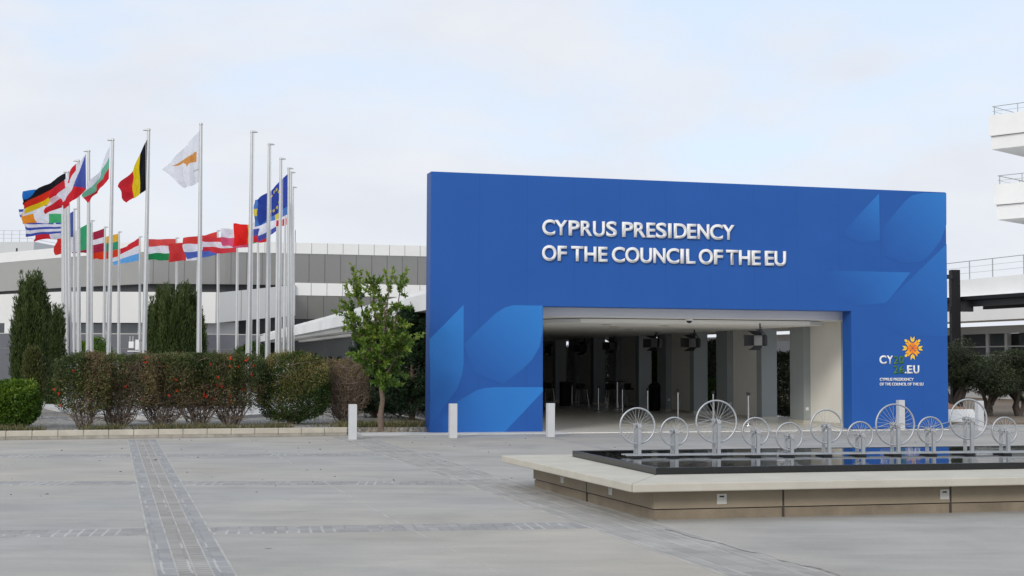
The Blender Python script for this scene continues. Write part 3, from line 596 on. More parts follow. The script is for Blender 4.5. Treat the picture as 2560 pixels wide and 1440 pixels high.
# ------------------------------------------------------------------ bicycle wheel sculpture in the basin
sx0, sy0, sx1, sy1 = 0.74, 2.90, 6.9, 2.50
sa = math.atan2(sy1 - sy0, sx1 - sx0); org = Vector((W0[0], W0[1], 0)) + Matrix.Rotation(FA, 3, 'Z') @ Vector((sx0, sy0, 0))
sc_ = thing("wheel_sculpture", "row of silver bicycle wheels on paired posts standing in the water", "sculpture", (org.x, org.y, 0.497), FA + sa)
SR = FA + sa
def to_s(px, py):       # survey pixel -> (along, height) in the plane of the wheels
    r = ray(px, py); n = np.array((-math.sin(SR), math.cos(SR), 0)); C0 = np.array((0, 0, CAM_H)); t_ = n.dot(np.array((org.x, org.y, 0)) - C0) / n.dot(r)
    p = C0 + r * t_; return ((p[0] - org.x) * math.cos(SR) + (p[1] - org.y) * math.sin(SR), p[2] - 0.497)
mb = MB(); LB = 7.2
mb.box(-0.10, -0.125, 0.022, LB, -0.075, 0.038); mb.box(-0.10, 0.075, 0.022, LB, 0.125, 0.038); mb.build("base_bar", MT['galv'], sc_)
wheels = [(1593.6, 1065, 45), (1686, 1079, 35.5), (1791, 1054, 52), (1889, 1079, 34.7), (1973, 1091, 34), (2066, 1066, 40.8), (2150.5, 1088, 32.8), (2238, 1062, 49.5), (2326, 1076, 32.4), (2421, 1048, 47.5), (2511.5, 1077, 32.3)]
hubs = []
for (px, py, rp) in wheels:
    x, z = to_s(px, py); r = (to_s(px + rp, py)[0] - to_s(px - rp, py)[0]) / 2; hubs.append((x, z))
    wh = link_obj("wheel", None, sc_); wh.location = (x, 0, z)
    mb = MB(); mb.torus_y((0, 0, 0), r - 0.011, [(0.011, -0.008), (0.011, 0.008), (0.006, 0.012), (-0.005, 0.011), (-0.011, 0.005), (-0.011, -0.005), (-0.005, -0.011), (0.006, -0.012)], 64); mb.build("rim", MT['galv'], wh)
    mb = MB(); n = 28
    for k in range(n):
        a_ = 2 * math.pi * k / n + 0.1; da = (0.55 if (k // 2) % 2 else -0.55); y = 0.028 if k % 2 else -0.028
        mb.tube([(0.024 * math.cos(a_ + da), y, 0.024 * math.sin(a_ + da)), ((r - 0.026) * math.cos(a_), 0, (r - 0.026) * math.sin(a_))], 0.0021, 4, caps=False)
    mb.build("spokes", MT['spoke'], wh)
    mb = MB(); mb.tube([(0, -0.035, 0), (0, -0.026, 0), (0, -0.026, 0), (0, 0.026, 0), (0, 0.026, 0), (0, 0.035, 0)], [0.03, 0.03, 0.018, 0.018, 0.03, 0.03], 14, smooth=False)
    mb.tube([(0, -0.12, 0), (0, 0.12, 0)], 0.008, 8); mb.tube([(0, -0.128, 0), (0, -0.112, 0)], 0.028, 10); mb.tube([(0, 0.112, 0), (0, 0.128, 0)], 0.028, 10); mb.build("hub", MT['chrome'], wh)
    for y in (-0.10, 0.10):
        po = link_obj("post", None, sc_); po.name = "post"; bpy.data.objects.remove(po)
        mb = MB(); mb.box(x - 0.024, y - 0.010, 0.038, x + 0.024, y + 0.010, z + 0.028); mb.box(x - 0.024, y - 0.01, 0.0385, x - 0.018, y + (0.03 if y < 0 else -0.03), z - 0.03); mb.build("post", MT['galv'], sc_, bevel=0.003)
    mb = MB(); mb.box(x - 0.10, -0.15, 0.0, x + 0.02, 0.15, 0.021); mb.build("foot_plate", MT['black'], sc_)
mb = MB()
for (a_, b_) in zip(hubs, hubs[1:] + [(hubs[-1][0] + 0.55, hubs[-1][1] + 0.05)]):
    for dz in (0.035, -0.035): mb.tube([(a_[0], 0.05, a_[1] + dz), ((a_[0] + b_[0]) / 2, 0.05, (a_[1] + b_[1]) / 2 + dz - 0.004), (b_[0], 0.05, b_[1] + dz)], 0.0045, 5)
mb.build("drive_cable", MT['galv'], sc_)

# ------------------------------------------------------------------ flagpoles and flags
ZP = 0.24
rng = random.Random(3)
def pole_depth(yt): return 24536.0 / (907 - yt)
POLEG = "silver flagpoles standing in a ring"
def flagpole(xb, xt, yt, lab, truck=1, box=False):
    d = pole_depth(yt); top = D(xt, yt, d); base = D(xb, 890, d)
    dx = (top[0] - base[0]) / (top[2] - base[2]); bx = top[0] - dx * (top[2] - ZP)
    t_ = thing("flagpole", lab, "flagpole", (bx, d, ZP), 0, POLEG); h = top[2] - ZP; lean = top[0] - bx
    prof = [(0.088, 0), (0.084, 0.25), (0.056, 1.0)]
    mb = MB(); pts = [(0, 0, 0), (lean * 0.3, 0, h * 0.3), (lean * 0.62, 0, h * 0.62), (lean, 0, h)]; mb.tube(pts, [0.078, 0.074, 0.062, 0.044], 14); mb.build("shaft", MT['steel'], t_)
    mb = MB(); mb.lathe([(0.16, 0.0), (0.16, 0.02), (0.10, 0.03), (0.085, 0.10)], 0, 0, 16); mb.build("base_plate", MT['steel'], t_)
    mb = MB(); mb.lathe([(0.05, h), (0.055, h + 0.02), (0.05, h + 0.06), (0.02, h + 0.07)], lean, 0, 12); s_ = truck * 0.11
    mb.tube([(lean, 0, h + 0.03), (lean + s_, 0, h + 0.03), (lean + s_ * 1.6, 0, h + 0.015)], [0.035, 0.03, 0.012], 8); mb.build("truck", MT['steel'], t_)
    mb = MB(); mb.tube([(0.09, -0.03, 1.0), (lean + s_ * 0.7, -0.03, h)], 0.006, 4); mb.build("halyard", MT['letter_white'], t_)
    if box:
        mb = MB(); mb.box(-0.26, -0.1, 2.2, -0.06, 0.1, 2.75); mb.box(-0.62, -0.1, 2.3, -0.36, 0.1, 2.65); mb.box(-0.7, -0.05, 2.1, 0, 0.05, 2.15); mb.tube([(-0.58, 0, 2.65), (-0.58, 0, 2.95)], 0.015, 5); mb.tube([(-0.42, 0, 2.65), (-0.42, 0, 2.95)], 0.015, 5)
        mb.build("equipment_box", MT['white'], t_)
    return d
fmat, t, b = pbsdf("flag_cloth"); a = attr(t, 'col'); t.links.new(a.outputs['Color'], b.inputs['Base Color']); b.inputs['Roughness'].default_value = 0.65; b.inputs['Specular IOR Level'].default_value = 0.2
tr = t.nodes.new("ShaderNodeBsdfTranslucent"); mx = t.nodes.new("ShaderNodeMixShader"); mx.inputs[0].default_value = 0.7
t.links.new(a.outputs['Color'], tr.inputs[0]); t.links.new(b.outputs[0], mx.inputs[1]); t.links.new(tr.outputs[0], mx.inputs[2]); t.links.new(mx.outputs[0], t.nodes['Material Output'].inputs[0])
WH, RE, BL, GR, YE, BK = (0.88, 0.88, 0.94), (0.75, 0.035, 0.05), (0.075, 0.11, 0.46), (0.03, 0.33, 0.12), (0.85, 0.62, 0.03), (0.015, 0.016, 0.022)
def hst(*cs): return lambda u, v: cs[min(len(cs) - 1, int((1 - v) * len(cs)))]      # horizontal stripes, first on top
def vst(*cs): return lambda u, v: cs[min(len(cs) - 1, int(u * len(cs)))]            # vertical stripes from the hoist
def cross_f(field, cr, cx=0.36, tk=0.13): return lambda u, v: cr if (abs(u - cx) < tk * 0.65 or abs(v - 0.5) < tk) else field
def czech(u, v): return (0.09, 0.13, 0.45) if u < 0.5 * (1 - abs(2 * v - 1)) else (WH if v > 0.5 else RE)
def greece(u, v):
    if u < 0.38 and v > 4 / 9: return WH if (abs(u - 0.19) < 0.045 or abs(v - 0.72) < 0.06) else BL
    return BL if int((1 - v) * 9) % 2 == 0 else WH
CYC = ((499, 326), (497, 454), (405, 426), (464, 470))      # corners of the white flag: hoist top, hoist bottom, fly top, fly bottom
isl = [(490.5, 377), (485, 379), (480, 385), (463, 396), (447, 405), (430, 414), (446, 412.5), (458, 406), (465, 410), (467, 417), (472, 409), (478, 405.5), (490, 403)]
twig = [(481, 424), (488, 421.5), (497, 422), (497, 426), (489, 426), (483, 428.5)]
def inpoly(poly, x, y):
    r = False; j = len(poly) - 1
    for i in range(len(poly)):
        xi, yi = poly[i]; xj, yj = poly[j]
        if (yi > y) != (yj > y) and x < (xj - xi) * (y - yi) / (yj - yi) + xi: r = not r
        j = i
    return r
def cyprus(u, v):
    c = [np.array(q) for q in CYC]; p = c[1] * (1 - u) * (1 - v) + c[0] * (1 - u) * v + c[3] * u * (1 - v) + c[2] * u * v
    if inpoly(isl, p[0], p[1]): return (0.80, 0.36, 0.10)
    if inpoly(twig, p[0], p[1]) and int(p[0] * 1.3) % 2: return (0.40, 0.42, 0.38)
    return (0.92, 0.93, 0.98)
def eu(u, v):
    for k in range(12):
        a_ = k * math.pi / 6
        if (u - 0.5 - 0.23 * math.cos(a_)) ** 2 * 2.0 + (v - 0.5 - 0.34 * math.sin(a_)) ** 2 < 0.0026: return (0.80, 0.66, 0.10)
    return (0.045, 0.085, 0.42)
def portu(u, v): return (GR if u < 0.30 else (YE if u < 0.42 else (0.85, 0.03, 0.025)))
def flag(name_lab, d, HT, HB, FT, FB, pat, amp=0.10, nx=60, ny=40, waves=1.7, ph=0.0, sag=0.06):
    c = [D(*q, d - 0.02) for q in (HT, HB, FT, FB)]; U = np.linspace(0, 1, nx + 1); Vv = np.linspace(0, 1, ny + 1); L = np.linalg.norm(c[0] - c[2]) * 0.5 + 0.5 * np.linalg.norm(c[1] - c[3])
    uu, vv = np.meshgrid(U, Vv); P = ((c[1] * ((1 - uu) * (1 - vv))[..., None]) + (c[0] * ((1 - uu) * vv)[..., None]) + (c[3] * (uu * (1 - vv))[..., None]) + (c[2] * (uu * vv)[..., None]))
    w_ = np.sin(2 * math.pi * (waves * uu + 0.35 * vv) + ph) * 1.4 * amp * L * uu ** 0.7 + 0.8 * amp * L * np.sin(2 * math.pi * (2.6 * uu - 0.9 * vv) + 2 * ph) * uu
    P[..., 1] += w_ * 1.0 - 0.35 * L * uu * 0.3
    P[..., 2] += -sag * L * np.sin(math.pi * uu) * 0.6 + 0.25 * w_ * uu + 0.02 * L * np.sin(9 * uu + 5 * vv + ph) * uu
    fold = np.abs(((1.9 * uu + 0.8 * vv + ph) % 1.0) - 0.5) * 0.17 * L + np.abs(((2.3 * uu - 1.5 * vv + 1.7 * ph) % 1.0) - 0.5) * 0.12 * L      # creases running across the cloth
    P[..., 1] += fold * np.minimum(1, uu * 4)
    P[..., 0] += 0.2 * w_ * uu
    V = P.reshape(-1, 3); Q = []; C = []
    for j in range(ny):
        for i in range(nx):
            a_ = j * (nx + 1) + i; Q.append((a_, a_ + 1, a_ + nx + 2, a_ + nx + 1)); C.append(tuple(pat((i + 0.5) / nx, (j + 0.5) / ny)) + (1.0,))
    o = mesh_np("flag", V - V[0], Q, fmat, None, {'col': ('FLOAT_COLOR', 'FACE', C)}, smooth=True); o.location = V[0]
    return tag(o, name_lab, "flag", "flags flying from the ring of poles")
P_ = {}
polelist = [  # key, x at the hedge top, x at the tip, y of the tip, label, side of the truck
    ('cy', 497, 502.5, 313, "tallest silver flagpole carrying the white flag with an orange island", -0.3),
    ('be', 360, 372, 327, "silver flagpole carrying the black, yellow and red flag", -1), ('bg', 271, 282, 352, "silver flagpole carrying the drooping white, green and red flag", -1),
    ('cz', 220, 222, 380, "silver flagpole carrying the white and red flag with blue triangle", -1), ('dk', 197, 196, 404, "silver flagpole carrying the red flag with white cross", -1),
    ('de', 176, 170, 432, "silver flagpole carrying the black, red and gold flag", -1), ('ee', 168, 163, 458, "silver flagpole carrying the blue, black and white flag at far left", -1),
    ('ie', 162, 157, 498, "silver flagpole carrying the green, white and orange flag", -1), ('gr', 158, 155.5, 515, "leftmost silver flagpole with the blue and white striped flag", -1),
    ('fr', 185, 185.5, 524, "silver flagpole carrying the blue, white and red upright striped flag", 1), ('it', 228, 229, 553, "back row flagpole carrying the flag with a green hoist", 1),
    ('lv', 259, 262, 569, "back row flagpole carrying the dark red flag with white stripe", 1), ('lt', 296, 297, 581, "back row flagpole carrying the yellow, green and red flag", 1),
    ('lu', 349, 349, 593, "back row flagpole carrying the red, white and light blue flag", 1), ('hu', 440, 441, 596, "back row flagpole carrying the red, white and green flag", 1),
    ('mt', 489, 496, 590, "back row flagpole almost hidden behind the tallest pole", 1), ('nl', 545, 544, 578, "back row flagpole carrying the red, white and blue striped flag", 1),
    ('at', 591, 593, 572, "back row flagpole whose red and white flag hangs lowest", 1), ('pl', 617, 624, 563, "back row flagpole behind the bare pole on the right", 1), ('pt', 644, 645, 560, "back row flagpole carrying the red flag with yellow and green", 1),
    ('si', 669, 670, 545, "back row flagpole carrying the white, blue and red flag", 1), ('sk', 691, 693, 528, "back row flagpole carrying the white and red flag edged dark blue", 1),
    ('mc', 710, 713, 510, "slim flagpole carrying the small white over red flag", 1), ('e1', 622, 630, 332, "tall bare flagpole, leftmost of the right hand group", 1),
    ('e2', 668, 673, 363, "bare flagpole second from the left in the right hand group", 1), ('e3', 697, 702, 399, "bare flagpole third from the left in the right hand group", 1),
    ('eu', 722, 721.5, 423, "silver flagpole carrying the blue flag with yellow stars", 1), ('se', 727, 727, 433, "flagpole close behind the star flag's pole, carrying the blue flag with yellow cross", 1),
    ('fi', 730, 731.5, 470, "rightmost flagpole, showing a sliver of a dark blue flag", 1)]
for key, xb, xt, yt, lb, tk in polelist: P_[key] = flagpole(xb, xt, yt, lb, tk, box=(key == 'lu'))
flag("white flag with an orange island", P_['cy'], *CYC, cyprus, 0.04, 110, 80, 0.8, 0.4, 0.02)
flag("black, yellow and red flag sagging from its pole", P_['be'], (373, 338), (368, 470), (302, 468), (316, 505), vst(BK, (0.85, 0.66, 0.02), RE), 0.09, waves=1.3, ph=1.0)
flag("drooping flag of white, green and red", P_['bg'], (274, 366), (272, 446), (218, 474), (216, 505), hst(WH, (0.20, 0.55, 0.38), RE), 0.10, waves=1.2, ph=2.2)
flag("white and red flag with blue triangle at its pole", P_['cz'], (214, 384), (215, 473), (149, 488), (158, 524), czech, 0.08, waves=1.2, ph=0.5, sag=0.0)
flag("red flag with a white cross, folded behind the triangle flag", P_['dk'], (191, 408), (191, 494), (116, 496), (122, 534), cross_f(RE, WH), 0.12, waves=1.6, ph=1.5, sag=0.0)
flag("black, red and gold striped flag streaming left", P_['de'], (164, 432), (165, 508), (70, 498), (62, 534), hst(BK, (0.80, 0.04, 0.02), (0.85, 0.60, 0.02)), 0.08, waves=1.1, ph=2.6, sag=-0.10)
flag("blue, black and white flag mostly hidden behind the black, red and gold one", P_['ee'], (158, 470), (158, 535), (66, 478), (62, 540), hst((0.03, 0.22, 0.65), BK, WH), 0.10, waves=1.5, ph=0.2, sag=-0.06)
flag("green, white and orange upright striped flag", P_['ie'], (153, 522), (153, 556), (52, 534), (57, 558), vst((0.08, 0.48, 0.20), WH, (0.90, 0.32, 0.03)), 0.05, waves=1.6, ph=2.0, sag=0.02)
flag("blue and white striped flag below the orange one", P_['gr'], (154, 535), (154, 582), (46, 522), (70, 590), greece, 0.06, waves=1.3, ph=3.0, sag=0.0)
flag("upright striped flag, blue at the pole then white and red", P_['fr'], (183, 528), (183, 592), (88, 580), (94, 602), vst((0.09, 0.13, 0.42), WH, RE), 0.07, waves=1.5, ph=0.8, sag=0.0)
flag("flag of green at the pole, white and red, left in the back row", P_['it'], (227, 556), (227, 622), (143, 600), (143, 636), vst((0.05, 0.42, 0.18), WH, (0.8, 0.05, 0.04)), 0.08, waves=1.4, ph=1.2, sag=0.0)
flag("dark red flag with a white middle stripe", P_['lv'], (260, 571), (260, 628), (178, 592), (178, 632), lambda u, v: WH if abs(v - 0.5) < 0.13 else (0.42, 0.03, 0.07), 0.07, waves=1.2, ph=2.0)
flag("yellow, green and red striped flag", P_['lt'], (295, 584), (295, 641), (230, 594), (230, 649), hst((0.90, 0.52, 0.05), (0.05, 0.36, 0.19), (0.80, 0.06, 0.02)), 0.07, waves=1.3, ph=0.3)
flag("red, white and light blue striped flag", P_['lu'], (347, 595), (347, 651), (286, 632), (284, 663), hst(RE, WH, (0.16, 0.47, 0.90)), 0.08, waves=1.2, ph=1.9, sag=0.0)
flag("red, white and green striped flag", P_['hu'], (439, 597), (439, 650), (366, 598), (366, 651), hst((0.8, 0.10, 0.09), WH, (0.02, 0.27, 0.09)), 0.06, waves=1.5, ph=0.9, sag=0.0)
flag("flag half white half red beside the tallest pole", P_['mt'], (495, 604), (495, 650), (421, 610), (424, 654), lambda u, v: WH if u < 0.42 else (0.72, 0.06, 0.06), 0.07, waves=1.4, ph=2.7, sag=0.0)
flag("red, white and blue striped flag right of the tallest pole", P_['nl'], (543, 579), (543, 636), (459, 594), (466, 646), hst((0.80, 0.07, 0.06), WH, (0.10, 0.17, 0.55)), 0.06, waves=1.2, ph=2.2)
flag("red, white and red striped flag", P_['at'], (592, 592), (592, 630), (507, 588), (508, 629), hst((0.75, 0.06, 0.07), WH, (0.72, 0.06, 0.08)), 0.06, waves=1.5, ph=0.1)
flag("white over pinkish red flag", P_['pl'], (622, 572), (622, 618), (554, 570), (556, 614), hst(WH, (0.80, 0.12, 0.24)), 0.07, waves=1.3, ph=1.1)
flag("bright red flag with a yellow band near its pole", P_['pt'], (644, 560), (644, 606), (583, 558), (585, 614), portu, 0.07, waves=1.4, ph=2.9)
flag("white, blue and red striped flag by the bare poles", P_['si'], (669, 549), (669, 604), (631, 556), (633, 606), hst(WH, (0.08, 0.11, 0.42), RE), 0.09, waves=1.4, ph=0.6)
flag("white, dark blue and red flag blowing across the bare poles", P_['sk'], (692, 540), (692, 576), (650, 556), (648, 604), hst(WH, WH, (0.09, 0.12, 0.44)), 0.10, waves=1.5, ph=1.6)
flag("small white over red flag between the right hand poles", P_['mc'], (717, 528), (717, 562), (690, 536), (690, 566), hst(WH, RE), 0.06, waves=1.0, ph=0.7)
flag("light blue flag with a yellow cross", P_['se'], (726, 478), (726, 532), (634, 500), (640, 565), cross_f((0.10, 0.24, 0.62), (0.85, 0.70, 0.12)), 0.08, waves=1.4, ph=2.4)
flag("dark blue flag with a ring of yellow stars", P_['eu'], (720, 434), (720, 514), (646, 502), (650, 562), eu, 0.08, 90, 60, 1.3, 1.2, 0.0)
flag("sliver of a dark blue flag on the rightmost pole", P_['fi'], (730, 500), (730, 532), (712, 506), (712, 535), hst((0.05, 0.07, 0.22)), 0.06, waves=1.0, ph=0.7)
# pale round platform the poles stand on
mb = MB(); cx_, cy_ = G(440, 900)[0] if False else -13.0, 59.0
pl_ = []
for k in range(48):
    a_ = 2 * math.pi * k / 48; yy = 59.5 + 20.5 * math.sin(a_); xx = (445 - 1280) / F_PX * yy + 5.6 * math.cos(a_) * (1 + 0.1 * math.sin(a_)); pl_.append((xx, yy))
mb.prism(pl_, -0.05, ZP); tag(mb.build("flag_platform", MT['pale_concrete']), kind='structure')

# ------------------------------------------------------------------ buildings
def zat(py, px, d): return D(px, py, d)[2]
hall = thing("conference_hall", "long white and grey hall with sloping panel bands behind the flags", "building", (0, 0, 0))
top_line = [(-260, 116), (0, 105.6), (155, 100), (370, 94.5), (560, 94.6), (730, 95.6), (1058, 97.8), (1400, 101)]
def wallband(name, line, z0, z1, in0, in1, material, joints=None, thick=0.4):
    """band between two heights following the plan line; in0 / in1 set the bottom / top edge back from it"""
    mb = MB()
    P0 = [D(x, 900, d + in0) for x, d in line]; P1 = [D(x, 900, d + in1) for x, d in line]
    za = z0 if hasattr(z0, '__len__') else [z0] * len(line); zb = z1 if hasattr(z1, '__len__') else [z1] * len(line)
    n = len(line)
    vs = [(p[0], p[1], za[i]) for i, p in enumerate(P0)] + [(p[0], p[1], zb[i]) for i, p in enumerate(P1)] + [(p[0], p[1] + thick, za[i]) for i, p in enumerate(P0)] + [(p[0], p[1] + thick, zb[i]) for i, p in enumerate(P1)]
    fs = []
    for i in range(n - 1):
        fs += [(i, i + 1, n + i + 1, n + i), (2 * n + i + 1, 2 * n + i, 3 * n + i, 3 * n + i + 1), (n + i, n + i + 1, 3 * n + i + 1, 3 * n + i), (i + 1, i, 2 * n + i, 2 * n + i + 1)]
    fs += [(0, n, 3 * n, 2 * n), (n - 1, 3 * n - 1, 4 * n - 1, 2 * n - 1)]
    mb.add(vs, fs); o = mb.build(name, material, hall)
    if joints:
        for x in joints:
            for i in range(n - 1):
                if line[i][0] <= x < line[i + 1][0]:
                    q = (x - line[i][0]) / (line[i + 1][0] - line[i][0]); A = P0[i] * (1 - q) + P0[i + 1] * q; B_ = P1[i] * (1 - q) + P1[i + 1] * q
                    a0 = za[i] * (1 - q) + za[i + 1] * q; b0 = zb[i] * (1 - q) + zb[i + 1] * q
                    mb = MB(); mb.add([(A[0] - 0.013, A[1] - 0.012, a0), (A[0] + 0.013, A[1] - 0.012, a0), (B_[0] + 0.013, B_[1] - 0.012, b0), (B_[0] - 0.013, B_[1] - 0.012, b0)], [(0, 1, 2, 3)]); mb.build("panel_joint", MT['joint'], o)
    return o
jt = list(range(-200, 1100, 39))
zt, z1 = 9.87, 9.14
wallband("roof_parapet", top_line, z1, zt, 0, 0, MT['white_panel'], [x for x in jt if x > 560])
wallband("upper_cladding", top_line, 7.12, z1 - 0.004, 2.2, 0.05, MT['grey_panel'], [x - 6 for x in jt if x > 380])
mb = MB(); roofp = [D(x, 900, d + 0.3) for x, d in top_line] + [D(1400, 900, 140), D(-260, 900, 150)]
mb.prism([(p[0], p[1]) for p in roofp], 9.0, 9.3); mb.build("roof", MT['grey_light'], hall)
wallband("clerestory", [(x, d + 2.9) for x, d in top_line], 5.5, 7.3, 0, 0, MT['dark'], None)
left_line = [(-300, 98), (0, 92), (155, 88), (537, 88)]
wallband("lower_band", left_line, 4.2, 6.12, 0, 0, MT['white_panel'], [-40, 70, 160, 262, 366, 450])
wallband("ramp_band", [(537.6, 88.03), (735, 90.0)], [4.22, 4.76], [6.08, 6.7], 0, 0, MT['grey_light'], [600, 665])
right_line = [(735, 90.3), (1058, 92.5), (1400, 95)]
wallband("terrace_band", right_line, 6.06, 6.86, 0, 0, MT['white_panel'], [x for x in jt if x > 760])
wallband("terrace_cladding", right_line, 4.62, 6.05, 1.6, 0.05, MT['grey_panel'], [x - 8 for x in jt if x > 760])
mb = MB(); lp = [D(x, 900, d + (0.5 if x < 600 else 2.4)) for x, d in left_line + right_line] + [D(1400, 900, 104), D(-300, 900, 118)]
mb.prism([(p[0], p[1]) for p in lp], 5.2, 5.4); mb.build("terrace_floor", MT['grey_light'], hall)
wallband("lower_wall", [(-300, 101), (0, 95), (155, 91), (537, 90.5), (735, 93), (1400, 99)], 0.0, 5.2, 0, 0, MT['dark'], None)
for (x0, x1) in ((-60, 8), (195, 262), (266, 348), (352, 470)):
    wallband("window", [(x0, 89.3), (x1, 89.3)], 3.45, 4.19, 0, 0, MT['glass_pale'] if x0 > 100 else MT['glass'], None, 0.1)
for x0, x1 in ((9, 24), (178, 193), (262, 266), (342, 352), (470, 500)):
    wallband("window_post", [(x0, 89.1), (x1, 89.1)], 0.0, 4.19, 0, 0, MT['white'], None, 0.3)
wallband("white_wall", [(510, 89.2), (592, 90.0)], 3.3, 4.3, 0, 0, MT['white'], None, 0.2)
# perimeter wall
pw = thing("boundary_wall", "slate grey boundary wall behind the flagpoles", "wall", (0, 0, 0)); mb = MB()
wp = [D(x, 900, d) for x, d in ((-300, 84), (0, 82), (400, 82), (655, 83))]
mb.prism([(p[0], p[1]) for p in wp] + [(p[0], p[1] + 0.3) for p in wp[::-1]], 0, 3.36); mb.build("wall_body", MT['wall_grey'], pw)
mb = MB()
for i in range(3):
    a_, b_ = wp[i], wp[i + 1]; mb.prism([(a_[0], a_[1] - 0.02), (b_[0], b_[1] - 0.02), (b_[0], b_[1] + 0.32), (a_[0], a_[1] + 0.32)], 3.362, 3.42)
mb.build("coping", MT['grey_panel'], pw)
mb = MB()
for i in range(3):
    a_, b_ = wp[i], wp[i + 1]; mb.add([(a_[0], a_[1] - 0.01, 2.52), (b_[0], b_[1] - 0.01, 2.52), (b_[0], b_[1] - 0.01, 2.56), (a_[0], a_[1] - 0.01, 2.56)], [(0, 1, 2, 3)])
mb.build("groove", MT['joint'], pw)
# rooftop block with railing far left
rb = thing("rooftop_block", "white rooftop block with a thin railing beyond the hall", "building", (0, 0, 0))
mb = MB(); a0 = D(-250, 900, 128); a1 = D(78, 900, 126)
mb.prism([(a0[0], a0[1]), (a1[0], a1[1]), (a1[0] + 1, a1[1] + 9), (a0[0], a0[1] + 9)], 5, zat(604, 60, 126)); mb.build("block", MT['grey_light'], rb)
mb = MB(); zz = zat(628, 20, 126); mb.prism([(D(2, 900, 125.9)[0], 126.7), (D(34, 900, 125.9)[0], 126.2), (D(34, 900, 125.9)[0], 126.4), (D(2, 900, 125.9)[0], 126.9)], zz, zz + 0.3); mb.build("vent_slot", MT['dark'], rb)
mb = MB(); zr = zat(604, 60, 126)
for q in range(7):
    x = D(-60 + q * 20, 900, 127)[0]; mb.tube([(x, 127.2, zr), (x, 127.2, zr + 1.1)], 0.025, 5)
for h_ in (0.4, 0.75, 1.1): mb.tube([(D(-60, 900, 127)[0], 127.2, zr + h_), (D(66, 900, 127)[0], 127.2, zr + h_)], 0.02, 5); mb.tube([(D(66, 900, 127)[0], 127.2, zr + h_), (D(66, 900, 127)[0] + 0.8, 133, zr + h_)], 0.02, 5)
mb.build("railing", MT['galv'], rb)
# thin mast on the hall roof
ms = thing("roof_mast", "thin grey mast on the hall roof right of the flags", "mast", D(738, 604, 97)); mb = MB(); mb.tube([(0, 0, -0.4), (0, 0, 0.8)], 0.02, 5); mb.build("rod", MT['black'], ms); mb = MB(); mb.box(-0.06, -0.06, -0.41, 0.06, 0.06, -0.3); mb.build("foot", MT['galv'], ms)

# right hand building
rbld = thing("white_building", "low white building with round column and dark windows on the right", "building", (0, 0, 0))
A_ = D(1900, 900, 92); B_ = D(2900, 900, 58); dd = (B_ - A_) / np.linalg.norm((B_ - A_)[:2]); nn = np.array((-dd[1], dd[0], 0))
if nn[1] < 0: nn = -nn
def on_face(px, off=0.0):       # point of the front line seen at this column
    r = ray(px, 900); M2 = np.array([[r[0], -dd[0]], [r[1], -dd[1]]]); s_ = np.linalg.solve(M2, (A_ + nn * off)[:2]); return r[:2] * s_[0]
def fprism(px0, px1, off0, off1, za, zb, nm, m, bevel=0):
    mb = MB(); p0, p1 = on_face(px0, off0), on_face(px1, off0); n2 = nn[:2]; dp_ = off1 - off0
    q = [p0, p1, p1 + n2 * dp_, p0 + n2 * dp_]; mb.prism([tuple(v) for v in q], za, zb); return mb.build(nm, m, rbld, bevel)
dR = on_face(2480)[1]
zf0, zf1 = zat(800, 2480, dR), zat(748, 2480, dR)
dB = on_face(2480, 3.0)[1]; zb1, zb0, zw0 = zat(815, 2480, dB), zat(834, 2480, dB), zat(892, 2480, dB)
fprism(1500, 2850, 0.0, 1.8, zf0, zf1 + 0.2, "roof_edge", MT['white'])
fprism(1500, 2850, 0.9, 9, zf1 + 0.2, zf1 + 1.15, "parapet", MT['white'])
fprism(1500, 2850, 3.0, 3.3, zb0, zb1, "beam", MT['grey_light'])
fprism(1500, 2850, 3.3, 3.5, 0, zw0, "back_wall", MT['grey_light'])
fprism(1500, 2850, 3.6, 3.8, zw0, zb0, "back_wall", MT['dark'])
for x0, x1 in ((1560, 1700), (1712, 1860), (1872, 2020), (2300, 2372), (2406, 2464), (2473, 2511), (2549, 2640)):
    fprism(x0, x1, 3.2, 3.28, zw0, zb0 - 0.004, "window", MT['glass'])
for x0 in (2398, 2465, 2512, 2640): fprism(x0, x0 + 7, 3.1, 3.34, zw0, zb0 - 0.004, "window_post", MT['grey_light'])
fprism(2300, 2560, 3.12, 3.19, zat(868, 2480, dB), zat(865, 2480, dB), "transom", MT['grey_light'])
fprism(2300, 2600, 2.2, 2.3, zat(891, 2480, dB), zat(888, 2480, dB), "handrail", MT['galv'])
cp = on_face(2533) + nn[:2] * 1.0; mb = MB(); mb.lathe([(0.24, 0), (0.24, zf0)], cp[0], cp[1], 20); mb.build("column", MT['white'], rbld)
cp = on_face(2300) + nn[:2] * 1.0; mb = MB(); mb.lathe([(0.24, 0), (0.24, zf0)], cp[0], cp[1], 20); mb.build("column", MT['white'], rbld)
mb = MB(); zr = zf1 + 1.15
fr_pts = [on_face(x) + nn[:2] * 1.1 for x in (2300, 2380, 2437, 2514, 2600, 2700)]
for p in fr_pts: mb.tube([(p[0], p[1], zr), (p[0], p[1], zr + 0.95)], 0.03, 6)
for h_ in (0.35, 0.65, 0.95): mb.tube([(p[0], p[1], zr + h_) for p in (fr_pts[0], fr_pts[-1])], 0.02 if h_ > 0.9 else 0.008, 5)
bk = [on_face(x) + nn[:2] * 9 for x in (2300, 2480, 2700)]
for p in bk: mb.tube([(p[0], p[1], zr), (p[0], p[1], zr + 0.9)], 0.03, 6)
mb.tube([(p[0], p[1], zr + 0.9) for p in (bk[0], bk[-1])], 0.02, 5)
mb.build("railing", MT['pier_grey'], rbld)
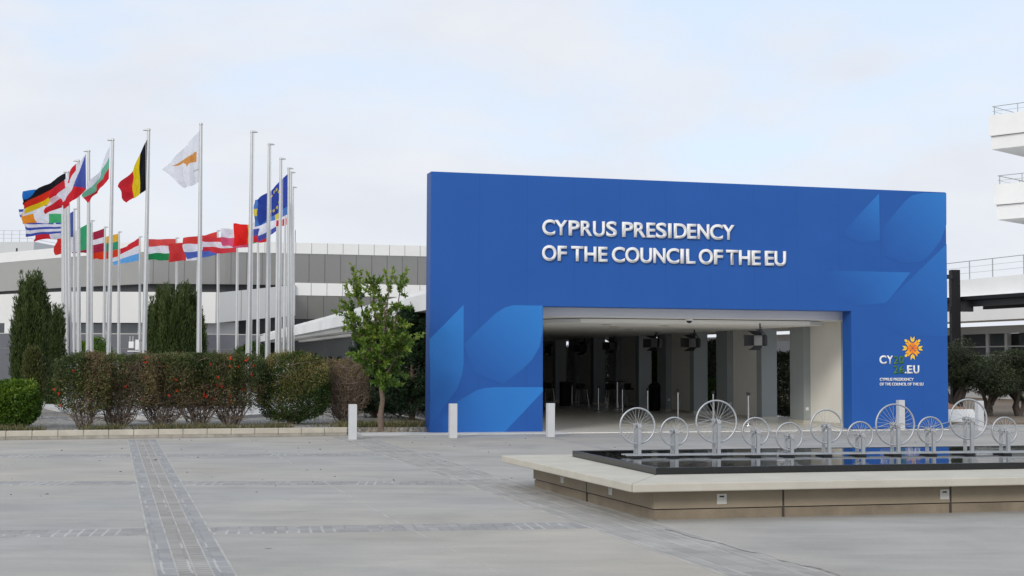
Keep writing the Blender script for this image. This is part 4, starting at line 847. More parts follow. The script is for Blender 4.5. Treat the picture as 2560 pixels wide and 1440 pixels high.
# tower with cantilevered balconies
tw = thing("balcony_tower", "white tower with two cantilevered balconies at the right edge", "building", (0, 0, 0))
C_ = D(2480, 900, 80); N_ = D(2760, 900, 75.5); Fp = D(2700, 900, 88)
for (yt, ysp, yb, xo) in ((289, 340, 373, 2480), (462, 512, 549, 2491)):
    c = D(xo, 900, 80); zt_, zs_, zb_ = zat(yt, xo, 80), zat(ysp, xo, 80), zat(yb, xo, 80); c2 = D(xo + 6, 900, 80.1)
    bl = link_obj("balcony", None, tw)
    mb = MB(); mb.prism([(c[0], c[1]), (N_[0], N_[1]), (N_[0] + 9, N_[1] + 8), (Fp[0], Fp[1])], zs_, zt_); mb.build("parapet", MT['white'], bl)
    mb = MB(); mb.prism([(c2[0], c2[1]), (N_[0], N_[1] + 0.15), (N_[0] + 9, N_[1] + 8), (Fp[0], Fp[1])], zb_, zs_ - 0.03); mb.build("slab", MT['white'], bl)
    mb = MB(); mb.prism([(c2[0] + 0.05, c2[1] + 0.05), (N_[0], N_[1] + 0.2), (N_[0] + 8.5, N_[1] + 7.6), (Fp[0], Fp[1])], zs_ - 0.03, zs_); mb.build("shadow_groove", MT['joint'], bl)
    mb = MB(); a_ = np.array((c[0] + 0.25, c[1] + 0.05)); n_ = np.array((N_[0], N_[1] + 0.2)); f_p = np.array((Fp[0], Fp[1])) + (0.1, -0.2); hr = 0.52
    for tgt in (n_, f_p):
        for q in (0.02, 0.25, 0.55, 0.85): p = a_ + (tgt - a_) * q; mb.tube([(p[0], p[1], zt_), (p[0], p[1], zt_ + hr)], 0.022, 5)
        for h_ in (0.25, hr): mb.tube([(*a_, zt_ + h_), (*tgt, zt_ + h_)], 0.022 if h_ == hr else 0.01, 5)
    mb.build("railing", MT['pier_grey'], bl)
mb = MB(); k0 = D(2700, 900, 79.5); mb.prism([(k0[0], k0[1]), (k0[0] + 8, k0[1]), (k0[0] + 8, k0[1] + 8), (k0[0], k0[1] + 8)], 0, 17); mb.build("tower_core", MT['white'], tw)
# black steel pergola
pg = thing("steel_pergola", "black steel post carrying a dark flat roof beside the gateway", "pergola", (0, 0, 0))
dp = 50.0; p0 = D(2389, 900, dp); hw = 0.155
mb = MB(); mb.box(p0[0] - hw, p0[1] - hw, 0, p0[0] + hw, p0[1] + hw, zat(675, 2389, dp)); mb.build("post", MT['anthracite'], pg, bevel=0.01)
q0, q1 = D(2330, 900, 51.5), D(2700, 900, 44.6); za, zb = zat(768, 2400, 50.3), zat(743, 2400, 50.3)
mb = MB(); mb.prism([(q0[0], q0[1]), (q1[0], q1[1]), (q1[0] + 2, q1[1] + 5), (q0[0] + 1.4, q0[1] + 5)], zb - 0.13, zb); mb.build("roof", MT['anthracite'], pg)
mb = MB(); d_ = (q1 - q0)[:2] / np.linalg.norm((q1 - q0)[:2]); n_ = np.array((-d_[1], d_[0]))
for off in (0.25, 2.2, 4.2):
    a_ = q0[:2] + n_ * off + d_ * 0.1; b_ = q1[:2] + n_ * off; mb.prism([tuple(a_), tuple(b_), tuple(b_ + n_ * 0.14), tuple(a_ + n_ * 0.14)], za, zb - 0.131)
mb.build("beam", MT['black'], pg)
mb = MB(); mb.box(p0[0] - 0.9, p0[1] - 0.10, za - 0.17, p0[0] + 0.62, p0[1] + 0.10, za - 0.001); mb.build("bracket", MT['black'], pg)
mb = MB(); a_ = q0[:2] + d_ * 1.2 + n_ * 0.4; b_ = q0[:2] + d_ * 3.4 + n_ * 0.4; mb.prism([tuple(a_), tuple(b_), tuple(b_ + n_ * 0.12), tuple(a_ + n_ * 0.12)], za + 0.09, za + 0.14); mb.build("tube_lamp", MT['pier_grey'], pg)
# floodlight on the post
mb = MB(); mb.box(p0[0] - 0.42, p0[1] - 0.3, zat(698, 2389, dp), p0[0] - 0.16, p0[1] - 0.1, zat(688, 2389, dp)); mb.build("spotlight", MT['black'], pg)
# white planter block and a low earth wall beyond
pl = thing("white_planter", "white sloped planter block behind the largest right hand wheel", "planter", wl(17.0, 3.4), TH)
mb = MB(); mb.hexa([(-1.1, -0.2, 0), (0.55, -0.2, 0), (0.55, 1.2, 0), (-1.1, 1.2, 0)], [(-1.1, 0.0, 0.42), (0.42, 0.0, 0.42), (0.42, 1.1, 0.42), (-1.1, 1.1, 0.42)]); mb.build("planter_box", MT['white'], pl, bevel=0.01)
mb = MB(); mb.hexa([(-1.05, 0.1, 0.42), (0.3, 0.1, 0.42), (0.3, 1.05, 0.42), (-1.05, 1.05, 0.42)], [(-0.9, 0.3, 0.66), (-0.25, 0.3, 0.60), (-0.3, 0.9, 0.60), (-0.9, 0.9, 0.66)]); mb.build("soil_mound", mat("reddish_soil", (0.30, 0.17, 0.10), 0.9, 0, 0.3, 8, 0.6), pl)

# ------------------------------------------------------------------ vegetation
RNG = np.random.default_rng(11)
def unit(a): return a / np.maximum(np.linalg.norm(a, axis=-1, keepdims=True), 1e-9)
def leaves_mesh(name, P, Dv, L, W, tone, material, parent, kind=None, curl=0.25):
    n = len(P); L = np.broadcast_to(L, n)[:, None]; W = np.broadcast_to(W, n)[:, None]
    Dv = unit(Dv); sd_ = unit(np.cross(Dv, RNG.normal(size=(n, 3)))); nr = np.cross(Dv, sd_)
    v = np.stack([P, P + Dv * L * 0.45 + sd_ * W * 0.5 + nr * L * curl * 0.2, P + Dv * L - nr * L * curl * 0.3, P + Dv * L * 0.45 - sd_ * W * 0.5 + nr * L * curl * 0.2], axis=1).reshape(-1, 3)
    o = mesh_np(name, v, np.arange(4 * n).reshape(-1, 4), material, parent, {'tone': ('FLOAT', 'FACE', np.clip(tone, 0, 1))})
    return o
def lumps(n, spread, seed):
    r = np.random.default_rng(seed); c = r.normal(size=(n, 3)); return c
def clump_tone(P, seed, freq=1.0):
    r = np.random.default_rng(seed); a = np.zeros(len(P))
    for k in range(5):
        d = r.normal(size=3) * freq * (1 + k * 0.7); a += np.sin(P @ d + r.uniform(0, 6.28)) / (1 + 0.5 * k)
    return a / 2.2
LM = {
 'hedge': leafmat("hedge_leaf", (0.042, 0.062, 0.020), (0.078, 0.105, 0.032), (0.14, 0.17, 0.05), 0.3),
 'hedge_dry': leafmat("dry_hedge_leaf", (0.14, 0.098, 0.055), (0.21, 0.15, 0.078), (0.235, 0.20, 0.075), 0.3),
 'olive_tan': leafmat("tan_shrub_leaf", (0.07, 0.11, 0.022), (0.20, 0.18, 0.055), (0.30, 0.24, 0.11), 0.25),
 'dead': leafmat("dead_leaf", (0.11, 0.08, 0.05), (0.17, 0.125, 0.08), (0.26, 0.20, 0.14), 0.2),
 'bright': leafmat("bright_leaf", (0.045, 0.10, 0.012), (0.095, 0.18, 0.018), (0.20, 0.27, 0.03), 0.35),
 'bright_dim': leafmat("shrub_leaf", (0.026, 0.058, 0.012), (0.052, 0.10, 0.018), (0.11, 0.155, 0.03), 0.3),
 'lemon': leafmat("citrus_leaf", (0.048, 0.11, 0.014), (0.125, 0.215, 0.026), (0.29, 0.36, 0.06), 0.36, 0.4),
 'cypress': leafmat("cypress_scale_leaf", (0.028, 0.046, 0.012), (0.052, 0.080, 0.019), (0.095, 0.125, 0.03), 0.15),
 'cypress_gold': leafmat("golden_cypress_leaf", (0.04, 0.05, 0.014), (0.07, 0.08, 0.02), (0.11, 0.12, 0.035), 0.15),
 'fir': leafmat("dark_conifer_needle", (0.010, 0.026, 0.012), (0.018, 0.042, 0.016), (0.03, 0.06, 0.022), 0.12),
 'olive': leafmat("olive_leaf", (0.022, 0.030, 0.016), (0.042, 0.056, 0.026), (0.085, 0.105, 0.045), 0.15),
 'palm': leafmat("palm_leaflet", (0.012, 0.030, 0.012), (0.02, 0.05, 0.018), (0.035, 0.07, 0.025), 0.15),
}
def wiggle(p0, p1, n, amp, r):
    p0, p1 = np.array(p0, float), np.array(p1, float); pts = []
    for i in range(n + 1):
        q = i / n; pts.append(p0 + (p1 - p0) * q + r.normal(size=3) * amp * math.sin(math.pi * min(q, 0.85)))
    return pts
def shrub(name, lab, cat, px, py, rx, ry, H, zb, nl, LW, material, seed, stems=20, twigs=120, group=None, flowers=0, fl_side=None, second=None, zbase=0.15, top_flat=0.9, stem_spread=0.98, dens_in=0.25, twig_mat='twig', soft=1.0, pn=4, stem_r=0.014):
    g = G(px, py, zbase); o = thing(name, lab, cat, g, 0, group); o.scale = (0.95, 0.95, 0.95); r = np.random.default_rng(seed)
    # stems fan out from the base into the crown, twigs leave them
    mb = MB(); tips = []
    for i in range(stems):
        a = i * 2.399 + r.uniform(-0.4, 0.4); b0 = np.array((math.cos(a), math.sin(a), 0)) * r.uniform(0.02, 0.14) * np.array((1, 1, 0)) + (r.uniform(-0.16, 0.16) * rx, 0, 0)
        tp = np.array((math.cos(a) * rx * stem_spread * r.uniform(0.3, 1), math.sin(a) * ry * stem_spread * r.uniform(0.3, 1), H * r.uniform(0.45, 0.92)))
        qs = np.linspace(0, 1, 7); pts = [np.array((b0[0] + (tp[0] - b0[0]) * q ** 0.75, b0[1] + (tp[1] - b0[1]) * q ** 0.75, tp[2] * q ** 1.2)) + r.normal(size=3) * 0.03 * min(1, 3 * q) for q in qs]; mb.tube(pts, np.linspace(stem_r * r.uniform(0.7, 1.2), 0.006, 7), 5, caps=False); tips.append(pts)
    mb.build("stems", MT['bark_grey'] if twig_mat == 'twig' else MT[twig_mat], o)
    mb = MB()
    for i in range(twigs):
        pts = tips[r.integers(len(tips))]; s_ = pts[r.integers(1, 7)]; e_ = s_ + np.array((r.normal() * rx * 0.36, r.normal() * ry * 0.36, abs(r.normal()) * H * 0.16 + 0.02))
        if abs(e_[0]) > rx * 1.05 or e_[2] > H * 1.04: continue
        mb.tube(wiggle(s_, e_, 3, 0.03, r), [0.007, 0.006, 0.005, 0.003], 4, caps=False)
    mb.build("twigs", MT['twig'], o)
    # leaves: mostly on the outer shell of a clipped, uneven box-like crown
    n = int(nl * 1.6); d = r.normal(size=(n, 3)); d = unit(d); p4 = (np.abs(d) ** pn).sum(1, keepdims=True) ** (1 / pn); sh = d / (p4 ** top_flat)
    lump = 1 + 0.09 * clump_tone(d, seed + 1, 2.6) + 0.08 * clump_tone(d, seed + 2, 7) + np.where(r.random(n) < 0.10, r.random(n) * 0.12, 0)
    rad = np.where(r.random(n) < dens_in, r.random(n) ** 0.5, 1 - np.abs(r.normal(0, 0.10, n))) * lump
    sh = sh * rad[:, None]; hz = (H - zb) / 2; P = np.stack([sh[:, 0] * rx, sh[:, 1] * ry, zb + hz + sh[:, 2] * hz * 0.98], 1)
    holes = clump_tone(P, seed + 3, 4.0); keep = (holes > -0.75) & (r.random(n) < np.clip(0.18 + 0.82 * (P[:, 2] - zb) / (0.9 * hz), 0.18, 1.0) ** soft); P = P[keep][:nl]; n = len(P); dd_ = unit(P - np.array((0, 0, zb + hz * 0.6))) + r.normal(size=(n, 3)) * 0.8 + (0, 0, 0.25)
    tone = 0.45 + 0.35 * clump_tone(P, seed + 4, 3.0) + r.normal(0, 0.18, n)
    if second is None: leaves_mesh("foliage", P, dd_, LW[0] * r.uniform(0.7, 1.3, n), LW[1] * r.uniform(0.8, 1.2, n), tone, LM[material], o)
    else:
        m2, f2 = second; sel = f2(P) + 0.35 * clump_tone(P, seed + 6, 3.0) + r.normal(0, 0.2, n) > 0.5
        for nm, mk, ss in (("foliage", material, ~sel), ("dry_foliage", m2, sel)):
            leaves_mesh(nm, P[ss], dd_[ss], LW[0] * r.uniform(0.7, 1.3, ss.sum()), LW[1] * r.uniform(0.8, 1.2, ss.sum()), tone[ss], LM[mk], o)
    for i in range(flowers):
        a = r.uniform(-1, 1); zf = zb + (H - zb) * (1 - r.random() ** 1.6 * 0.9) * 0.98
        if fl_side: a = fl_side[0] + (fl_side[1] - fl_side[0]) * r.random()
        c = np.array((a * rx, -ry * (0.95 + 0.1 * r.random()) * (1 if zf < H * 0.93 else r.uniform(0.2, 0.9)), min(zf, H + 0.02))); m_ = 10
        leaves_mesh("flower", c + r.normal(0, 0.012, (m_, 3)), r.normal(size=(m_, 3)) + (0, -0.4, 0.4), 0.048, 0.025, r.random(m_), MT['petal'], o)
    return o
HB = "clipped hedge bushes behind the kerb"
grn = lambda P: np.where(P[:, 0] < -0.1, 0.1, 0.75)
low = lambda P: 0.42 + 0.30 * (P[:, 2] < 1.35)
shrub("hedge_bush", "leafy leftmost hedge bush beside the flagpole bases with few red flowers", "bush", 210, 1068, 0.68, 0.60, 1.85, 0.40, 13000, (0.062, 0.034), 'hedge', 21, 26, 200, HB, 4, None, ('hedge_dry', lambda P: 0.22 + 0.3 * (P[:, 0] > 0.1)), pn=7)
shrub("hedge_bush", "brown half dry hedge bush with bare twiggy stems", "bush", 296, 1066, 1.02, 0.62, 1.84, 0.50, 15500, (0.055, 0.028), 'hedge', 22, 44, 520, HB, 4, None, ('hedge_dry', lambda P: 0.66 - 0.3 * (P[:, 2] > 1.65)), pn=7)
shrub("hedge_bush", "greener middle hedge bush with red flowers near its top", "bush", 402, 1064, 1.06, 0.62, 1.86, 0.50, 18000, (0.055, 0.03), 'hedge', 23, 40, 460, HB, 8, (-0.6, 1), ('hedge_dry', lambda P: 0.55 - 0.25 * (P[:, 2] > 1.5)), pn=7)
shrub("hedge_bush", "dark green hedge bush dotted with red flowers", "bush", 494, 1063, 1.04, 0.62, 1.86, 0.48, 20000, (0.055, 0.03), 'hedge', 24, 38, 360, HB, 14, None, ('hedge_dry', lambda P: 0.28 + 0.3 * (P[:, 2] < 1.1)), pn=7)
shrub("hedge_bush", "hedge bush with the most red flowers, right end of the hedge", "bush", 578, 1062, 0.86, 0.62, 1.85, 0.48, 17500, (0.055, 0.03), 'hedge', 25, 36, 360, HB, 18, None, ('hedge_dry', lambda P: 0.24 + 0.3 * (P[:, 2] < 1.1)), pn=7)
shrub("tan_bush", "tan and green clipped bush right of the flowering hedge", "bush", 733, 1060, 0.98, 0.72, 1.90, 0.10, 30000, (0.058, 0.028), 'bright_dim', 31, 24, 160, None, 0, None, ('olive_tan', lambda P: 0.05 + 0.62 * np.clip((P[:, 2] - 0.3) / 1.3, 0, 1)), dens_in=0.35, soft=0.3, top_flat=0.72)
shrub("dry_bush", "mostly dead brown bush left of the citrus tree", "bush", 862, 1058, 0.66, 0.55, 1.80, 0.20, 7500, (0.05, 0.022), 'dead', 32, 44, 800, None, 0, None, ('hedge_dry', lambda P: 0.2 + 0.6 * (P[:, 2] > 1.25)), dens_in=0.6, top_flat=0.6)
shrub("green_bush", "bright yellow green bush at the left edge by the kerb", "bush", 20, 1070, 0.68, 0.55, 1.18, 0.03, 15000, (0.075, 0.042), 'bright', 33, 14, 60, None, 0, dens_in=0.3, top_flat=0.75, soft=0.15)
shrub("background_bush", "green bush between poles before the grey wall, left one", "bush", 228, 985, 1.05, 0.8, 2.95, 0.1, 9000, (0.11, 0.055), 'bright', 34, 8, 30, top_flat=0.5)
shrub("background_bush", "green bush before the grey wall right of the large cypress", "bush", 628, 985, 1.05, 0.8, 2.7, 0.1, 9000, (0.11, 0.055), 'bright_dim', 35, 8, 30, top_flat=0.5)

def cypress(name, lab, px, py, H, R, nplume, material, seed, flat=0.0, zbase=0.15, bl=(0.13, 0.024), wild=1.0):
    g = G(px, py, zbase); o = thing(name, lab, "cypress tree", g); r = np.random.default_rng(seed)
    mb = MB(); mb.tube([(0, 0, 0), (0.02, 0.01, H * 0.4), (0, 0, H * 0.8)], [0.09, 0.06, 0.02], 8); mb.build("trunk", MT['bark_grey'], o)
    Ps, Ds, Ts = [], [], []
    def prof(h): return R * min(1.0, (h + 0.04) / 0.22) ** 0.5 * max(0.0, 1 - h ** (2.2 + flat)) ** 0.75
    for i in range(nplume):
        h0 = r.uniform(0.0, 0.86) ** 0.9; a = r.uniform(0, 6.28); rr = prof(h0) * r.uniform(0.35, 1.0) ** 0.5 * (1 + 0.08 * math.sin(3 * a + h0 * 7)); ln = H * r.uniform(0.14, 0.30) * wild
        if rr < prof(h0) * 0.7 and h0 > 0.6: ln *= 1.15
        st = np.array((math.cos(a) * rr, math.sin(a) * rr, h0 * H)); dv = unit(np.array((math.cos(a) * r.uniform(-0.05, 0.2), math.sin(a) * r.uniform(-0.05, 0.2), 1.0)))
        m = 105; s_ = r.random(m); sp = 0.065 * (1 - s_ ** 1.3) + 0.010; off = r.normal(size=(m, 3)) * sp[:, None]; off[:, 2] *= 0.5
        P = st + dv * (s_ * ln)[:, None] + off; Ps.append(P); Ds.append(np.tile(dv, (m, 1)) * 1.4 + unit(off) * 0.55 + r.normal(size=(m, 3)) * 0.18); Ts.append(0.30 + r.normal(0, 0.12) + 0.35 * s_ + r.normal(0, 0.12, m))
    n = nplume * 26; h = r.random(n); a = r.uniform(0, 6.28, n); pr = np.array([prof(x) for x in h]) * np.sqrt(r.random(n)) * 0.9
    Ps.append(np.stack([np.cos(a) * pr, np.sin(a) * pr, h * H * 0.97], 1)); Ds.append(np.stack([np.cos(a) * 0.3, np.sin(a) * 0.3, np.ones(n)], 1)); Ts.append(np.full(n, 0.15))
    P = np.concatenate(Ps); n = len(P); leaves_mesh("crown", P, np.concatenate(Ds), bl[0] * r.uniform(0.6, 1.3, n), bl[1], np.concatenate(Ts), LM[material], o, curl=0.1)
    return o
cypress("cypress", "tall dark cypress at the left edge", 72, 1036, 3.72, 0.47, 430, 'cypress', 41, 1.1)
cypress("cypress", "shorter cypress between the tall one and the flagpoles", 128, 1016, 3.1, 0.40, 330, 'cypress', 42, 0.8)
cypress("cypress", "broad dark cypress behind the middle of the hedge", 437, 1022, 3.72, 1.0, 950, 'cypress', 43, 1.8)
cypress("slim_cypress", "small slim yellowish cypress beside the bright green bush", 80, 1048, 1.95, 0.23, 110, 'cypress_gold', 44, 1.0, bl=(0.09, 0.03), wild=0.6)

def conifer(name, lab, px, py, H, R, nl, seed, cat="conifer tree"):
    g = G(px, py, 0.15); o = thing(name, lab, cat, g); r = np.random.default_rng(seed)
    mb = MB(); mb.tube([(0, 0, 0), (0, 0, H * 0.9)], [0.09, 0.02], 8); mb.build("trunk", MT['bark'], o)
    Ps, Ds, Ts = [], [], []; mb = MB()
    for i in range(150):
        h = r.uniform(0.03, 0.97); a = r.uniform(0, 6.28); ln = R * (1 - h ** 1.6) ** 0.6 * r.uniform(0.7, 1.08) + 0.08; st = np.array((0, 0, h * H * 0.9)); dv = np.array((math.cos(a), math.sin(a), 0.25 + 0.5 * h)); dv = dv / np.linalg.norm(dv)
        mb.tube([st, st + dv * ln * 0.5 - (0, 0, 0.02), st + dv * ln], [0.014, 0.009, 0.003], 4, caps=False)
        m = nl // 150; s_ = r.uniform(0.25, 1.0, m); off = r.normal(size=(m, 3)) * 0.10 * (1.15 - s_)[:, None] + r.normal(size=(m, 3)) * 0.03; P = st + dv * (s_ * ln)[:, None] + off
        Ps.append(P); Ds.append(np.tile(dv, (m, 1)) * 0.9 + r.normal(size=(m, 3)) * 0.6 + (0, 0, 0.3)); Ts.append(0.35 + 0.3 * s_ + r.normal(0, 0.2, m))
    mb.build("branches", MT['bark'], o); P = np.concatenate(Ps); n = len(P)
    leaves_mesh("crown", P, np.concatenate(Ds), 0.11 * r.uniform(0.6, 1.3, n), 0.026, np.concatenate(Ts), LM['fir'], o)
conifer("conifer", "dark conifer pressed against the left leg of the gateway", 1030, 1050, 3.4, 1.05, 36000, 51)
conifer("conifer", "dark low conifer behind the citrus tree", 935, 1044, 2.75, 1.05, 30000, 52)

def palm(px, py, seed, lab):
    g = G(px, py, 0.15); o = thing("palm", lab, "palm", g, 0, "dark palms under the porch roof"); r = np.random.default_rng(seed); mb = MB(); mb.lathe([(0.22, 0), (0.2, 0.5), (0.16, 0.85)], 0, 0, 10); mb.build("trunk", MT['bark'], o)
    Ps, Ds = [], []; mb = MB()
    for i in range(26):
        a = r.uniform(0, 6.28); el = r.uniform(0.2, 1.35); ln = r.uniform(1.2, 1.8); pts = []
        for q in np.linspace(0, 1, 8):
            pts.append(np.array((math.cos(a) * math.cos(el) * ln * q, math.sin(a) * math.cos(el) * ln * q, 0.85 + math.sin(el) * ln * q - 0.55 * q * q)))
        mb.tube(pts, np.linspace(0.018, 0.004, 8), 4, caps=False)
        for q in np.linspace(0.15, 1, 34):
            k = min(6, int(q * 7)); p = pts[k] + (pts[k + 1] - pts[k]) * (q * 7 - k); tdir = unit(pts[k + 1] - pts[k]); sd_ = np.cross(tdir, (0, 0, 1)); sd_ = sd_ / (np.linalg.norm(sd_) + 1e-6)
            for sg in (-1, 1): Ps.append(p); Ds.append(sd_ * sg + tdir * 0.7 - np.array((0, 0, 0.15)))
    mb.build("frond_ribs", MT['bark'], o); P = np.array(Ps); n = len(P); leaves_mesh("fronds", P, np.array(Ds), 0.36, 0.035, r.random(n), LM['palm'], o, curl=0.1)
palm(775, 995, 61, "dark palm under the porch roof beside the flagpoles"); palm(822, 1000, 62, "dark palm under the porch roof nearer the citrus tree")

# citrus tree
def citrus():
    g = G(953, 1079, 0.15); o = thing("citrus_tree", "young citrus tree with upright leafy shoots beside the gateway", "tree", g); o.scale = (0.88, 0.88, 1.0); r = np.random.default_rng(71)
    s = F_PX / g[1]      # px per metre here
    def at(px, py): return np.array(((px - 953) / s, r.normal() * 0.05, (1079 - py) / s))
    mb = MB(); tr_ = [(0, 0, 0), at(950, 1040), at(956, 1000), at(950, 960), at(942, 925)]; mb.tube(tr_, [0.085, 0.07, 0.062, 0.058, 0.05], 10); mb.tube([at(952, 965), at(962, 945), at(972, 925), at(985, 905)], [0.03, 0.028, 0.025, 0.02], 8)
    mb.build("trunk", MT['bark'], o)
    limbs = [[(942, 925), (925, 850), (900, 790), (880, 730)], [(942, 925), (935, 850), (930, 780), (925, 700)], [(942, 925), (955, 860), (965, 790), (975, 720)], [(985, 905), (985, 850), (995, 780), (1005, 720)],
             [(930, 880), (900, 840), (880, 810), (862, 770)], [(985, 905), (1000, 875), (1012, 865), (1026, 855)], [(942, 925), (945, 880), (950, 830), (950, 760)], [(930, 890), (905, 868), (892, 858), (880, 850)], [(942, 925), (925, 905), (905, 895), (888, 888)], [(948, 950), (968, 930), (985, 922), (1000, 912)], [(950, 955), (960, 950), (972, 952), (985, 955)], [(942, 925), (950, 900), (960, 880), (968, 862)]]
    mb = MB(); nodes = []
    for lm in limbs:
        dy = r.uniform(-0.55, 0.55); pts = [at(*q) + (0, dy * i / 3, 0) for i, q in enumerate(lm)]; mb.tube(pts, [0.034, 0.026, 0.018, 0.01], 6)
        for i in range(3):
            for q in np.linspace(0, 1, 7)[:-1]: nodes.append(pts[i] * (1 - q) + pts[i + 1] * q)
    Ps, Ds, Ts = [], [], []
    shoots = []
    tips = [(868, 664), (880, 690), (895, 680), (912, 682), (930, 694), (948, 692), (962, 676), (982, 668), (985, 690), (1020, 664), (1028, 700), (1012, 690), (842, 708), (858, 700), (835, 768), (856, 740), (1000, 720), (1018, 740), (1034, 862), (1020, 845), (870, 845), (862, 820),
            (905, 700), (920, 720), (940, 725), (970, 715), (890, 720), (1006, 800), (1000, 835), (1008, 770), (880, 905), (905, 915), (1000, 905), (985, 925), (975, 940), (960, 950), (890, 880)]
    for tpx in tips:
        tp = at(*tpx) + (0, r.uniform(-0.5, 0.5), 0); nd = min(nodes, key=lambda q: np.linalg.norm((q - tp) * (1.4, 0.5, 0.8)) + (1 if q[2] > tp[2] + 0.1 else 0)); shoots.append((nd, tp))
    for i in range(185):
        nd = nodes[r.integers(len(nodes))]; dv = np.array((r.normal() * 0.29, r.normal() * 0.34, r.uniform(-0.05, 0.5))); 
        if nd[2] < 1.75: dv[2] = r.uniform(-0.22, 0.2)
        shoots.append((nd, nd + dv))
    for nd, tp in shoots:
        ln = np.linalg.norm(tp - nd); mid_ = (nd + tp) / 2 + r.normal(size=3) * 0.03; mb.tube([nd, mid_, tp], [0.011, 0.007, 0.003], 4, caps=False); m = int(24 + ln * 38); q = r.random(m) ** 0.75; tn = r.normal(0, 0.14)
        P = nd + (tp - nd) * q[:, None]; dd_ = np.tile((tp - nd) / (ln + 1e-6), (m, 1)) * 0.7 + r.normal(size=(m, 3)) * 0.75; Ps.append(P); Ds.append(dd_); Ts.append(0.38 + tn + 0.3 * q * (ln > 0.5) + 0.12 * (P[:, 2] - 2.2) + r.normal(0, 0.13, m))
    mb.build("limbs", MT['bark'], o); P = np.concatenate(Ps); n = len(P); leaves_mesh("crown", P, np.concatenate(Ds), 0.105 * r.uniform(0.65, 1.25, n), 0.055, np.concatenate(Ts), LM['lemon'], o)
    m = 60; q = r.random(m); a_, b_ = at(972, 745), at(962, 830); P = a_ + (b_ - a_) * q[:, None] + r.normal(size=(m, 3)) * 0.022 + (0, -0.62, 0); leaves_mesh("dead_spray", P, r.normal(size=(m, 3)) - (0, 0, 0.9), 0.07, 0.03, r.random(m) * 0.4 + 0.6, LM['dead'], o)
citrus()

def olive(px, py, H, R, seed, lab, lean=0.0, nl=15000, name="olive_tree"):
    g = G(px, py, 0.06); o = thing(name, lab, "tree", g, 0, "gnarled dark trees right of the gateway"); r = np.random.default_rng(seed)
    mb = MB(); ends = []
    for i in range(5):
        a = r.uniform(0, 6.28); e_ = np.array((math.cos(a) * R * 0.55 + lean, math.sin(a) * R * 0.5, H * r.uniform(0.55, 0.8))); pts = wiggle((r.uniform(-0.15, 0.15), r.uniform(-0.1, 0.1), 0), e_, 6, 0.08, r)
        mb.tube(pts, np.linspace(r.uniform(0.07, 0.11), 0.025, 7), 8); ends.append(e_)
    mb.build("trunk", MT['bark_dark'], o); Ps = []; Ts = []
    cl = [(np.array((r.normal() * R * 0.5 + lean, r.normal() * R * 0.45, H * 0.62 + r.normal() * H * 0.14)), R * r.uniform(0.3, 0.46)) for _ in range(28)]
    mb = MB()
    for c, rad in cl:
        e_ = ends[r.integers(len(ends))]; mb.tube(wiggle(e_, c, 3, 0.04, r), [0.022, 0.016, 0.01, 0.004], 5, caps=False)
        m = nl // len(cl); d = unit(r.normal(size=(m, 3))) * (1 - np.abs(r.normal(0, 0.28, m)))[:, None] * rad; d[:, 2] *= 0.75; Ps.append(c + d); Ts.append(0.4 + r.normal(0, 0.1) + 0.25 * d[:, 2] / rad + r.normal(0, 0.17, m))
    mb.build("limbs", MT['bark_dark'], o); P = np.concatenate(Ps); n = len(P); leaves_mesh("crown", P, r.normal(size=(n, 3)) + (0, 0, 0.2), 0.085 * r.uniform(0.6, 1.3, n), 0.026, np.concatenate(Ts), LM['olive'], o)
olive(2385, 1040, 2.85, 0.95, 81, "small dark tree pressed against the right edge of the gateway")
olive(2468, 1040, 2.15, 1.15, 82, "dark spreading tree behind the second smallest wheel at right", 0.1, 24000)
olive(2545, 1040, 2.55, 1.35, 83, "dark gnarled tree at the right edge of the picture", 0.1, 28000)
def on_u(px, u):
    r = ray(px, 930); k = r[0] / r[1]; return (PO[0] + u * cT - k * (PO[1] + u * sT)) / (k * cT + sT)
def pier_bush(lab, px, u, **kw):
    o = shrub("pier_bush", lab, "bush", 1500, 1100, zbase=0.03, **kw); o.location = wl(u, on_u(px, u), 0.03); return o
pier_bush("dark bush seen through the gap beside the bright pier", 1968, 14.0, rx=0.75, ry=0.7, H=2.25, zb=0.05, nl=14000, LW=(0.08, 0.04), material='olive', seed=91, stems=10, twigs=60, top_flat=0.5, soft=0.2)
pier_bush("yellow green bush seen through the narrow middle gap", 1638, 14.5, rx=0.8, ry=0.8, H=2.6, zb=0.1, nl=9000, LW=(0.12, 0.06), material='bright', seed=92, stems=10, twigs=30, top_flat=0.5, soft=0.2)
pier_bush("low bush seen through the gap behind the tallest wheel", 1786, 14.0, rx=0.6, ry=0.6, H=1.25, zb=0.1, nl=6000, LW=(0.09, 0.045), material='bright_dim', seed=93, stems=8, twigs=30, top_flat=0.5, soft=0.2)
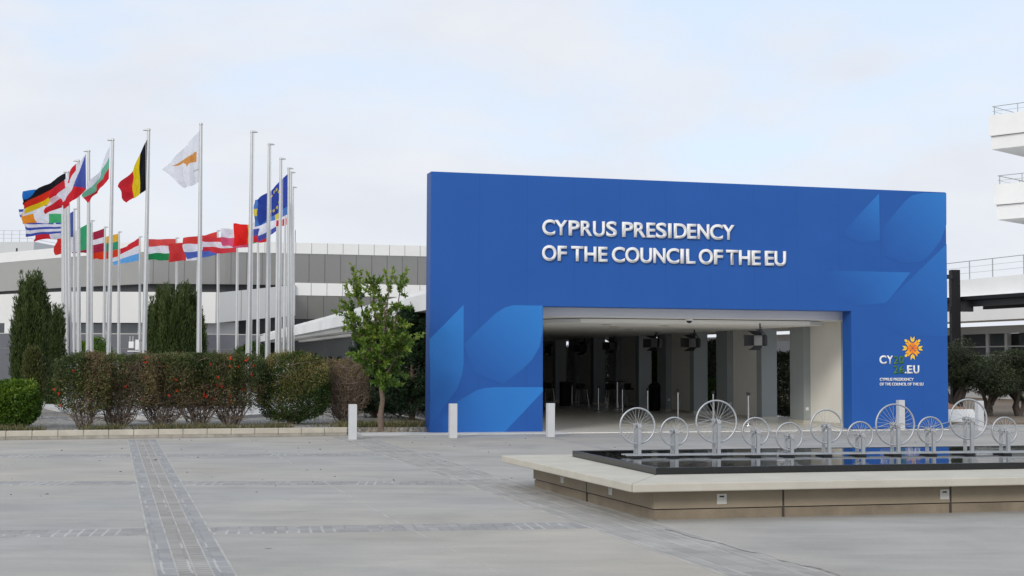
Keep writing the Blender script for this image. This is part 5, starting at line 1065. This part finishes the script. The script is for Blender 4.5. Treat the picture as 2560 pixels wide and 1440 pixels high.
for q, v in enumerate((18.0, 21.5, 25.6, 31, 36.6, 42, 47.5)):  # bushes added to stop sky light coming in through the pier gaps
    P = wl(15.6 + 0.3 * (q % 2), v, 0.03); r = np.random.default_rng(200 + q); o = thing("light_block_bush", "added tall dark bushes blocking sky light beside the porch piers", "bush", P, 0, "added light blocking bushes outside the porch")
    mb = MB()
    for i in range(9): mb.tube(wiggle((r.normal() * 0.1, r.normal() * 0.1, 0), (r.normal() * 0.7, r.normal() * 0.9, 2.0 + r.random() * 0.4), 5, 0.05, r), [0.03, 0.026, 0.02, 0.016, 0.01, 0.005], 5, caps=False)
    mb.build("stems", MT['bark_grey'], o); n = 9000; d = unit(r.normal(size=(n, 3))); d /= (np.abs(d) ** 4).sum(1, keepdims=True) ** 0.2; d *= (1 - np.abs(r.normal(0, 0.2, n)))[:, None]
    P = d * np.array((1.1, 2.3, 1.3)) + (0, 0, 1.38); leaves_mesh("foliage", P, r.normal(size=(n, 3)) + (0, 0, 0.2), 0.13 * r.uniform(0.7, 1.3, n), 0.07, 0.5 + 0.3 * clump_tone(P, 300 + q, 2) + r.normal(0, 0.15, n), LM['olive'], o)

# weeds and dry grass along the kerb
n = 14000; r = np.random.default_rng(99); uu = r.uniform(KA[0], 0.7, n); off = np.abs(r.normal(0.42, 0.28, n)) + 0.14; msk = clump_tone(np.stack([uu, off, off * 0], 1), 5, 1.6) > -0.15; uu, off = uu[msk], off[msk]
P = np.array([wl(a, max(kv(min(a, KB[0])), kv(a)) + b_ if a < KB[0] else 0.35 + b_ * 0.8, 0.145) for a, b_ in zip(uu, off)]); n = len(P)
wd = leaves_mesh("weeds", P, r.normal(size=(n, 3)) * 0.55 + (0, 0, 1), r.uniform(0.06, 0.24, n), 0.014, r.random(n), leafmat("weed_blade", (0.05, 0.075, 0.02), (0.12, 0.115, 0.045), (0.26, 0.21, 0.11), 0.2), None)
tag(wd, "patchy weeds and dry grass along the kerb", "weeds", kind='stuff')

# a few dry leaves and crumbs blown onto the plaza
r = np.random.default_rng(123); n = 120; q = r.random(n) ** 1.5
P = np.array([wl(r.uniform(-9, 12), kv(-4) - 0.1 - 16 * qq, 0.004) for qq in q]); dv = r.normal(size=(n, 3)) * (1, 1, 0.12)
tag(leaves_mesh("leaf_litter", P, dv, r.uniform(0.03, 0.07, n), r.uniform(0.015, 0.035, n), r.random(n) * 0.7, LM['dead'], None), "few dry leaves blown onto the concrete plaza", "leaf litter", kind='stuff')
